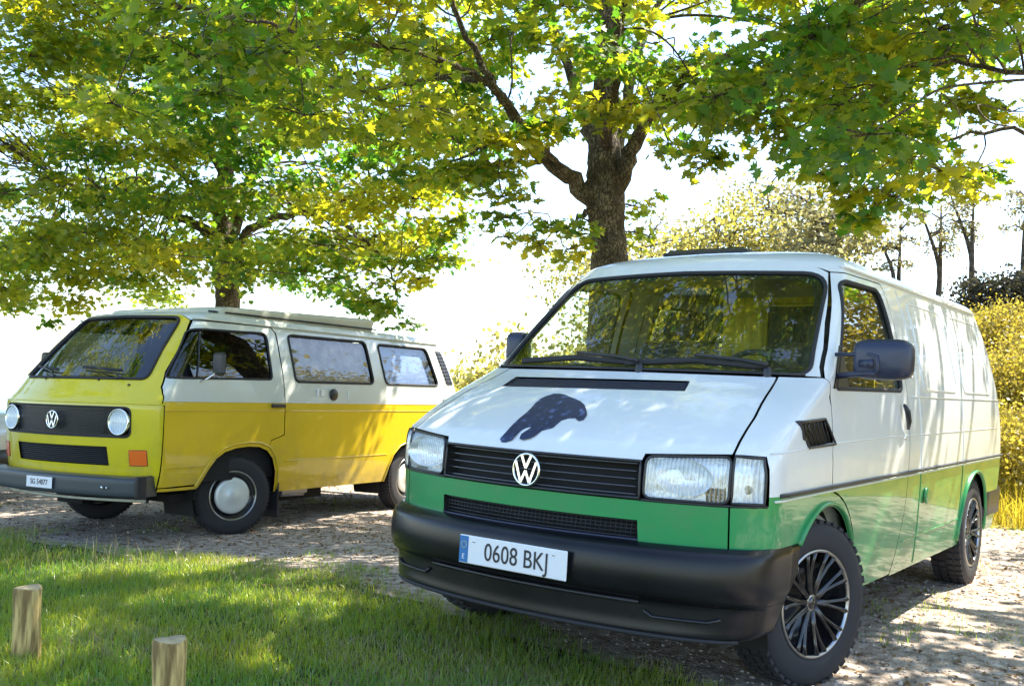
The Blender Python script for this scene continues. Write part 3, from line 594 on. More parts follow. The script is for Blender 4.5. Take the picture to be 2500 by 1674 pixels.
# ================================================================ yellow camper
def build_yellow_van():
    van=empty('camper_van',None,(-1.03816,-5.21962,-.1875),(0,0,0)); van.rotation_euler=Matrix(Matrix.Rotation(R_(7.7537),3,'Z')@Matrix.Rotation(R_(-.4528),3,'Y')@Matrix.Rotation(R_(1.2602),3,'X')).to_euler()
    tag(van,'older yellow camper van with cream upper half and raised roof, parked on the left','van')
    YE=(.68,.46,.012); CR=(.60,.62,.56)
    P=paint('yellow cream paint',CR,YE,1.087,.34,.8); PY=paint('yellow paint',YE,YE,.5,.34,.8); PF=paint('nose yellow paint',(.66,.54,.010),(.66,.54,.010),.5,.34,.8); PC=paint('cream paint',CR,CR,.5,.38,.6)
    sh=T3; dq=[('s',.842,.40),('s',.842,1.10),('s',.812,1.196),('s',.735,1.316),('s',.392,1.742),('s',.375,1.79)]
    gr=[('f',a,b) for a,b in rounded([(-.722,.812),(.722,.812),(.722,1.034),(-.722,1.034)],.05,5)]
    lgr=[('f',-.515,.733),('f',.532,.737),('f',.545,.594),('f',-.485,.596)]
    wso=rounded([(-.705,1.252),(.705,1.252),(.580,1.766),(0,1.776),(-.580,1.766)],[.05,.05,.07,0,.07],5); ws=[('f',a,b) for a,b in wso]
    ind=lambda s:[('f',s*.712,.602),('f',s*.836,.604),('f',s*.834,.716),('f',s*.712,.714)]
    o=dq+[('r' if k=='s' else k,c,z) for k,c,z in dq[::-1]]
    panel('front_cap',sh,o,[gr,lgr,ws,ind(1),ind(-1)],PF,van,h=.05,fold=.02)
    g=empty('grille',van); panel('grille_back',sh,gr,(),M_plas,g,off=-.03,fold=-.028,h=.08)
    for k in range(13):
        z=.836+k*.0145; MB().tube(line3(sh,[('f',-.50,z),('f',.50,z)],off=-.016),.0028,4).build('slat',M_plas,g)
    for k in range(3): 
        for s in(-1,1): MB().tube(line3(sh,[('f',s*(.50+.02*k),.83),('f',s*(.50+.02*k),1.02)],off=-.016),.003,4).build('upright',M_plas,g)
    seal('grille_frame',sh,gr,M_rub,g,r=.008)
    lg=empty('lower_grille',van); panel('mesh_back',sh,lgr,(),M_dark,lg,off=-.03,fold=-.028,h=.1)
    for k in range(9):
        z=.606+k*.0150; MB().tube(line3(sh,[('f',-.49-.003*k,z),('f',.540-.002*k,z)],off=-.008),.0032,4).build('slat',M_plas,lg)
    badge('badge',.066,(1.112,0,.925),van,M_chr)
    for s in(1,-1):
        t_=sh.t_of('y',.632,.925); p=sh.S(np.array([t_]),.925)[0]; L=empty('headlight',van,(p[0]+.0,s*.632,.925),(0,0,s*.10))
        MB().lathe([(.095,.004),(.085,-.004),(.06,-.014),(.03,-.019),(.001,-.020)],32,axis='x').build('reflector',M_pale,L)
        MB().lathe([(.001,.026),(.04,.023),(.075,.014),(.092,.002)],32,axis='x').build('lens',M_lens,L)
        MB().lathe([(.090,-.01),(.092,.010),(.100,.010),(.101,-.01)],32,axis='x').build('lamp_ring',M_chr,L)
        I=empty('turn_signal',van); panel('lens',sh,[(k,c,z) for k,c,z in ind(1)],(),M_orange,I,side=s,off=.006,fold=.02,h=.04); seal('lamp_seal',sh,ind(1),mat('red seal',(.35,.05,.02),.5) if s>0 else bpy.data.materials['red seal'],I,side=s,r=.005)
    MB().tube(line3(sh,[('s',.83,1.062),('f',.5,1.066),('f',-.5,1.066),('r',.83,1.062)],off=-.002),.007,6).build('nose_ledge',PF,van)
    panel('windscreen',sh,ws,(),M_glassd,van,off=-.006,fold=0,h=.07); seal('windscreen_seal',sh,ws,M_rub,van,r=.013)
    for y0,y1 in((.52,.05),(-.18,-.62)):
        wp=empty('wiper',van); MB().tube(line3(sh,[('f',y0,1.235),('f',y0-.10,1.28),('f',y0-.28,1.315)],off=.03),.007,6).build('arm',M_plas,wp); MB().tube(line3(sh,[('f',y0-.05,1.305),('f',y1,1.33)],off=.018),.007,6,flat=1.6).build('blade',M_rub,wp)
    for y in(.30,-.34,.60): 
        q=sh.S(np.array([sh.t_of('y',y,1.20 if y>.5 else 1.236)]),1.20 if y>.5 else 1.236)[0]; MB().lathe([(.012,0),(.010,.012),(.001,.014)],10,tuple(q),axis='z').build('washer_jet',M_plas,van)
    ARI=[(.476,.405),(.455,.42),(.36,.56),(.29,.635),(.20,.685),(.08,.712),(-.06,.722),(-.19,.715),(-.29,.68),(-.36,.61),(-.405,.50),(-.424,.32)]
    ARO=[(.510,.40),(.487,.437),(.385,.585),(.31,.665),(.212,.718),(.082,.746),(-.06,.757),(-.20,.75),(-.315,.712)]
    for s in(1,-1):
        d=empty('front_door',van)
        o=[('s',.834,.436),('s',.834,1.10),('s',.804,1.196),('s',.727,1.316),('s',.384,1.738),('s',-.44,1.744),('s',-.478,1.70),('s',-.487,1.25),('s',-.487,.812),('s',-.33,.768),('s',-.315,.718)]+[('s',a,b+.006) for a,b in ARO[::-1][1:-2]]+[('s',.492,.443)]
        win=rounded([(.762,1.268),(.452,1.668),(-.362,1.688),(-.350,1.286)],[.03,.05,.06,.04],5); win=[('s',a,b) for a,b in win]
        panel('door_skin',sh,o,[win],P,d,side=s,h=.06,fold=.018); panel('window_pane',sh,win,(),M_glassd,d,side=s,off=-.010,fold=0,h=.1); seal('window_seal',sh,win,M_rub,d,side=s,off=-.002,r=.010)
        MB().tube(line3(sh,[('s',.50,1.27),('s',.40,1.655)],side=s,off=-.006),.007,5).build('window_bar',M_plas,d)
        hs=.932; MB().box((-.395,s*hs,1.062),(.17,.028,.032),bev=.008).build('handle',M_plas,d)
        m_=empty('door_mirror',van); MB().tube([(.50,s*.92,1.245),(.49,s*.99,1.27),(.44,s*1.04,1.33)],.008,6).build('mirror_arm',M_chr,m_); MB().box((.43,s*1.05,1.39),(.05,.13,.18),bev=.02).build('mirror_housing',M_plas,m_)
        # body side behind the door
        RA=[(-2.46+x,z) for x,z in [(.44,.31),(.40,.46),(.33,.58),(.22,.66),(.08,.70),(-.10,.70),(-.25,.65),(-.36,.56),(-.42,.44),(-.44,.31)]]
        w2=[('s',a,b) for a,b in rounded([(-.645,1.275),(-.635,1.692),(-1.775,1.700),(-1.800,1.285)],.06,5)]
        w3=[('s',a,b) for a,b in rounded([(-2.0,1.288),(-1.975,1.688),(-2.862,1.694),(-2.975,1.292)],.06,5)]
        o=[('s',.372,1.79),('t',2.15,1.79),('t',2.15,.31)]+[('s',a,b) for a,b in RA[::-1]]+[('s',-.45,.318),('s',-.424,.32)]+[('s',a,b) for a,b in ARI[::-1][1:]]+[('s',.832,.405),('s',.832,.428),('s',.497,.428)]+[('s',a,b) for a,b in ARO[2:]]+[('s',-.335,.762),('s',-.496,.806),('s',-.496,1.70),('s',-.45,1.752),('s',.386,1.748)]
        panel('side_panel',sh,o,[w2,w3],P,van,side=s,h=.065,fold=.03)
        for nm,w_,cm in(('side_window',w2,0),('side_window',w3,1)):
            e=empty(nm,van); panel('pane',sh,w_,(),M_glass,e,side=s,off=-.008,fold=0,h=.1); seal('window_seal',sh,w_,M_rub,e,side=s,r=.012)
            c=[(k,cc,z) for k,cc,z in w_]
            key='blind' if cm else 'curtain'
            mm=bpy.data.materials.get(key) or (mat('blind',(.16,.23,.55),.7,noise=(1.5,(.24,.31,.62),.2)) if cm else mat('curtain',(.17,.13,.11),.9,noise=(9,(.36,.29,.29),.12),bump=(7,.8,.03)))
            panel(key,sh,c,(),mm,e,side=s,off=-.04 if cm==0 else -.05,fold=0,h=.08,bulge=(lambda Q:.004*np.sin(Q[:,0]*60)) if not cm else None)
        lv=[('s',-3.155,1.308),('s',-3.045,1.675),('t',2.02,1.675),('t',2.12,1.310)]
        lo=panel('air_scoop',sh,lv,(),M_plas,van,side=s,off=.006,fold=.01,h=.05)
        for k in range(9): 
            z=1.34+k*.038; MB().tube(line3(sh,[('s',-3.13+.10*k/9,z),('t',2.08-.05*k/9,z)],side=s,off=.010),.004,4).build('louver',M_plas,lo)
        for z,r in((1.018,.006),(1.088,.0035),(.584,.0045)): MB().tube(line3(sh,[('s',.82,z),('s',-.48 if z>1 else .41,z)],side=s,off=.0005),r,5).tube(line3(sh,[('s',-.50,z),('s',-3.2 if z>1 else -2.02,z)],side=s,off=.0005),r,5).build('crease',P,van)
        MB().tube(line3(sh,[('s',a,b) for a,b in [(.49,.41)]+ARO[1:]+[(-.395,.62),(-.44,.50),(-.452,.34)]],side=s,off=.001),.014,6,flat=.6).build('arch_lip',PY,van)
        MB().tube(line3(sh,[('s',a,b) for a,b in RA],side=s,off=.001),.013,6,flat=.6).build('arch_lip',PY,van)
        MB().tube(line3(sh,[('t',.52,1.752),('t',2.1,1.752)],side=s,off=.010),.011,6,flat=.7).build('gutter',PC,van)
        MB().lathe([(.055,0),(.055,.010),(.045,.016),(.001,.018)],22,(-1.15,s*.914,1.168),scale=(1,s,1)).build('filler_cap',M_plas,van)
        MB().box((-.93,s*.914,1.180),(.030,.012,.075),bev=.004).box((-1.00,s*.913,1.180),(.05,.010,.06),bev=.004).box((-1.37,s*.912,1.165),(.012,.012,.085),bev=.003).build('hook_up_socket',M_plas if 0 else bpy.data.materials['plate white'],van)
        panel('tailgate_half',sh,[('t',2.16,.45),('t',2.16,1.785),('t',2.995,1.785),('t',2.995,.45)],(),P,van,side=s,h=.12)
        MB().box((-.455,s*.80,.25),(.012,.22,.30)).build('mud_flap',M_rub,van)
        loft('rear_bumper',[(.34,.86,0,.2,.25,-3.50),(.36,.93,0,.2,.25,-3.56),(.48,.93,0,.2,.25,-3.56),(.50,.86,0,.2,.25,-3.50)],1.93*s,3.0*s,20,M_plas,van,sub=1,closed=True)
    roof=[(1.79,.725,.455,.13,.12,-3.24),(1.810,.706,.41,.125,.12,-3.22),(1.826,.64,.33,.11,.11,-3.16),(1.838,.52,.20,.09,.09,-3.05),(1.845,.30,-.03,.05,.05,-2.9),(1.847,.0,-.4,0,0,-2.6)]
    loft('roof',roof,-3,3,120,PC,van,sub=4,kw=dict(n=5.,ar=.12,br=.04))
    pt=loft('pop_top',[(1.79,.675,.14,.06,.12,-2.10),(1.850,.685,.16,.06,.12,-2.12),(1.872,.680,.14,.06,.12,-2.11),(1.884,.655,.06,.06,.12,-2.08),(1.894,.55,-.06,.05,.10,-2.0),(1.900,.25,-.3,.03,.05,-1.8),(1.902,.0,-.5,0,0,-1.6)],-3,3,110,mat('raised roof',(.55,.54,.42),.55,noise=(5,(.46,.46,.36),.2)),van,sub=3,fn=lambda V:V+np.stack([V[:,0]*0,V[:,0]*0,np.where(V[:,2]>1.80,-.030*(V[:,0]-.1),0)],1))
    MB().tube([( .14,.60,1.842),(.02,.682,1.836),(-.6,.692,1.838),(-1.3,.692,1.842),(-2.06,.692,1.846),(-2.11,.66,1.85)],.009,5).build('pop_top_seal',M_rub,van)
    b=loft('bumper',[(.375,.86,1.08,.10,.16,-3.3),(.378,.915,1.185,.11,.12,-3.3),(.395,.925,1.200,.11,.12,-3.3),(.500,.925,1.200,.11,.12,-3.3),(.520,.915,1.185,.11,.12,-3.3),(.525,.84,1.06,.10,.16,-3.3)],-.98,.98,70,mat('grey blue bumper',(.035,.045,.055),.38),van,sub=3,closed=True)
    for s in(1,-1): loft('bumper_end',[(.365,.90,1.18,.11,.12,-3.3),(.368,.925,1.200,.11,.12,-3.3),(.385,.926,1.212,.11,.12,-3.3),(.512,.926,1.212,.11,.12,-3.3),(.530,.925,1.200,.11,.12,-3.3),(.532,.86,1.10,.11,.12,-3.3)],.60*s,.985*s,24,M_plas,b,sub=3,closed=True)
    MB().tube(line3(T3,[('s',.86,.345),('f',.6,.345),('f',-.6,.345),('r',.86,.345)],off=.03),.012,6).build('front_skirt',PC,van)
    MB().lathe([(.012,0),(.012,.006),(.001,.01)],12,(1.158,.66,.447),axis='x').lathe([(.008,0),(.008,.006),(.001,.01)],12,(1.148,.70,.447),axis='x').build('bumper_bolt',M_chr,b)
    pl=empty('number_plate',van,(1.212,.022,.452)); MB().box((0,0,0),(.004,.30,.085),bev=.002).build('plate',M_white,pl); text('plate_number','SG 54077',.058,(.0035,0,0),pl,M_ink,.88)
    MB().box((-1.2,0,.33),(3.6,1.5,.06)).box((-.95,.35,.25),(.9,.5,.12)).box((0,0,.26),(.1,1.3,.08)).box((-2.46,0,.27),(.1,1.3,.1)).box((-3.0,0,.34),(.7,.9,.25)).build('underbody',M_dark,van)
    MB().box((.55,0,.36),(.30,1.1,.10)).build('spare_wheel_tray',M_dark,van)
    MB().box((-.86,.66,.285),(.34,.18,.05),bev=.01).tube([(-.72,.70,.26),(-1.02,.70,.25)],.02,8).build('jacking_step',mat('galvanised',(.35,.35,.4),.4,.6),van)
    wells(van,(0,-2.46),.44,M_dark)
    for x,st_ in((0,-23),(-2.46,0)):
        for s in(1,-1): wheel(van,(x,s*.785,.318),s,.322,.185,.205,'steel',st_)
    for y in(.45,-.45): seat(van,-.10,y,.92,M_seat)
    MB().box((.58,0,1.15),(.30,1.50,.16),bev=.05).build('dashboard',M_dash,van)
    Mt=Matrix.Rotation(R_(-40),3,'Y'); C0=Vector((.34,.42,1.22)); MB().tube([tuple(C0+Mt@Vector((.21*math.cos(q),.21*math.sin(q),0))) for q in np.linspace(0,6.2832,32,endpoint=False)],.013,7,closed=True).build('steering_wheel',M_rub,van)
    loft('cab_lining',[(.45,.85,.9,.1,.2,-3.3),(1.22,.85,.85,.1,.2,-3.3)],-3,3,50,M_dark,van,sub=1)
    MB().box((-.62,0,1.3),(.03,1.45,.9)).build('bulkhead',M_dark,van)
    return van
# ================================================================ third vehicle, cut by the left edge
def build_white_car():
    car=empty('parked_car',None,(-.585,-8.335,-.17),(0,0,R_(126.6))); tag(car,'white car peeking out behind the nose of the yellow camper','car')
    P=mat('white car paint',(.78,.80,.84),.3,coat=.9)
    S_=Shell([(.22,.80,.74,.20,.2,-3.1),(.45,.84,.80,.20,.2,-3.15),(.66,.85,.78,.20,.2,-3.15),(.76,.84,.70,.20,.2,-3.15),(.84,.80,.45,.2,.2,-3.12),(.92,.77,-.05,.18,.2,-3.1),(1.15,.70,-.42,.15,.15,-2.95),(1.36,.60,-.85,.10,.12,-2.6)])
    Q=S_.rows
    for s in(1,-1):
        o=[('f',0.002,.30),('f',0.002,.925),('s',-.26,.93),('t',2.2,.93),('t',2.2,.25),('s',-2.8,.25)]+[('s',a,b) for a,b in arc(-2.45,.28,.32,0,180,12)]+[('s',-.35,.25)]+[('s',a,b) for a,b in arc(0,.28,.32,180,10,12)]+[('f',.72,.30)]
        panel('body_side',S_,o,(),P,car,side=s,h=.08)
        panel('window_pane',S_,[('s',-.30,.95),('s',-.90,1.32),('s',-2.3,1.32),('s',-2.8,.95)],(),M_glassd,car,side=s,h=.1)
        L=empty('headlight',car); panel('lens',S_,[('f',.45,.60),('f',.78,.62),('f',.76,.74),('f',.48,.72)],(),M_refl,L,side=s,off=.006,h=.05)
        for x in(0,-2.45): wheel(car,(x,s*.72,.29),s,.30,.18,.19,'steel')
    panel('windscreen',S_,[('s',-.30,.94),('s',-.75,1.32),('r',-.75,1.32),('r',-.30,.94)],(),M_glassd,car,h=.1)
    loft('roof',[(1.36,.60,-.85,.10,.12,-2.6),(1.40,.52,-.95,.08,.1,-2.5),(1.42,.3,-1.1,.05,.05,-2.3),(1.425,0,-1.4,0,0,-2)],-3,3,60,P,car,sub=2)
    loft('front_bumper',[(.20,.80,.74,.2,.2,-3),(.30,.85,.84,.22,.2,-3),(.46,.85,.85,.22,.2,-3),(.48,.80,.78,.2,.2,-3)],-1.03,1.03,40,M_plas,car,sub=1,closed=True)
    MB().box((-1.2,0,.26),(3.4,1.3,.06)).build('underbody',M_dark,car)
    return car
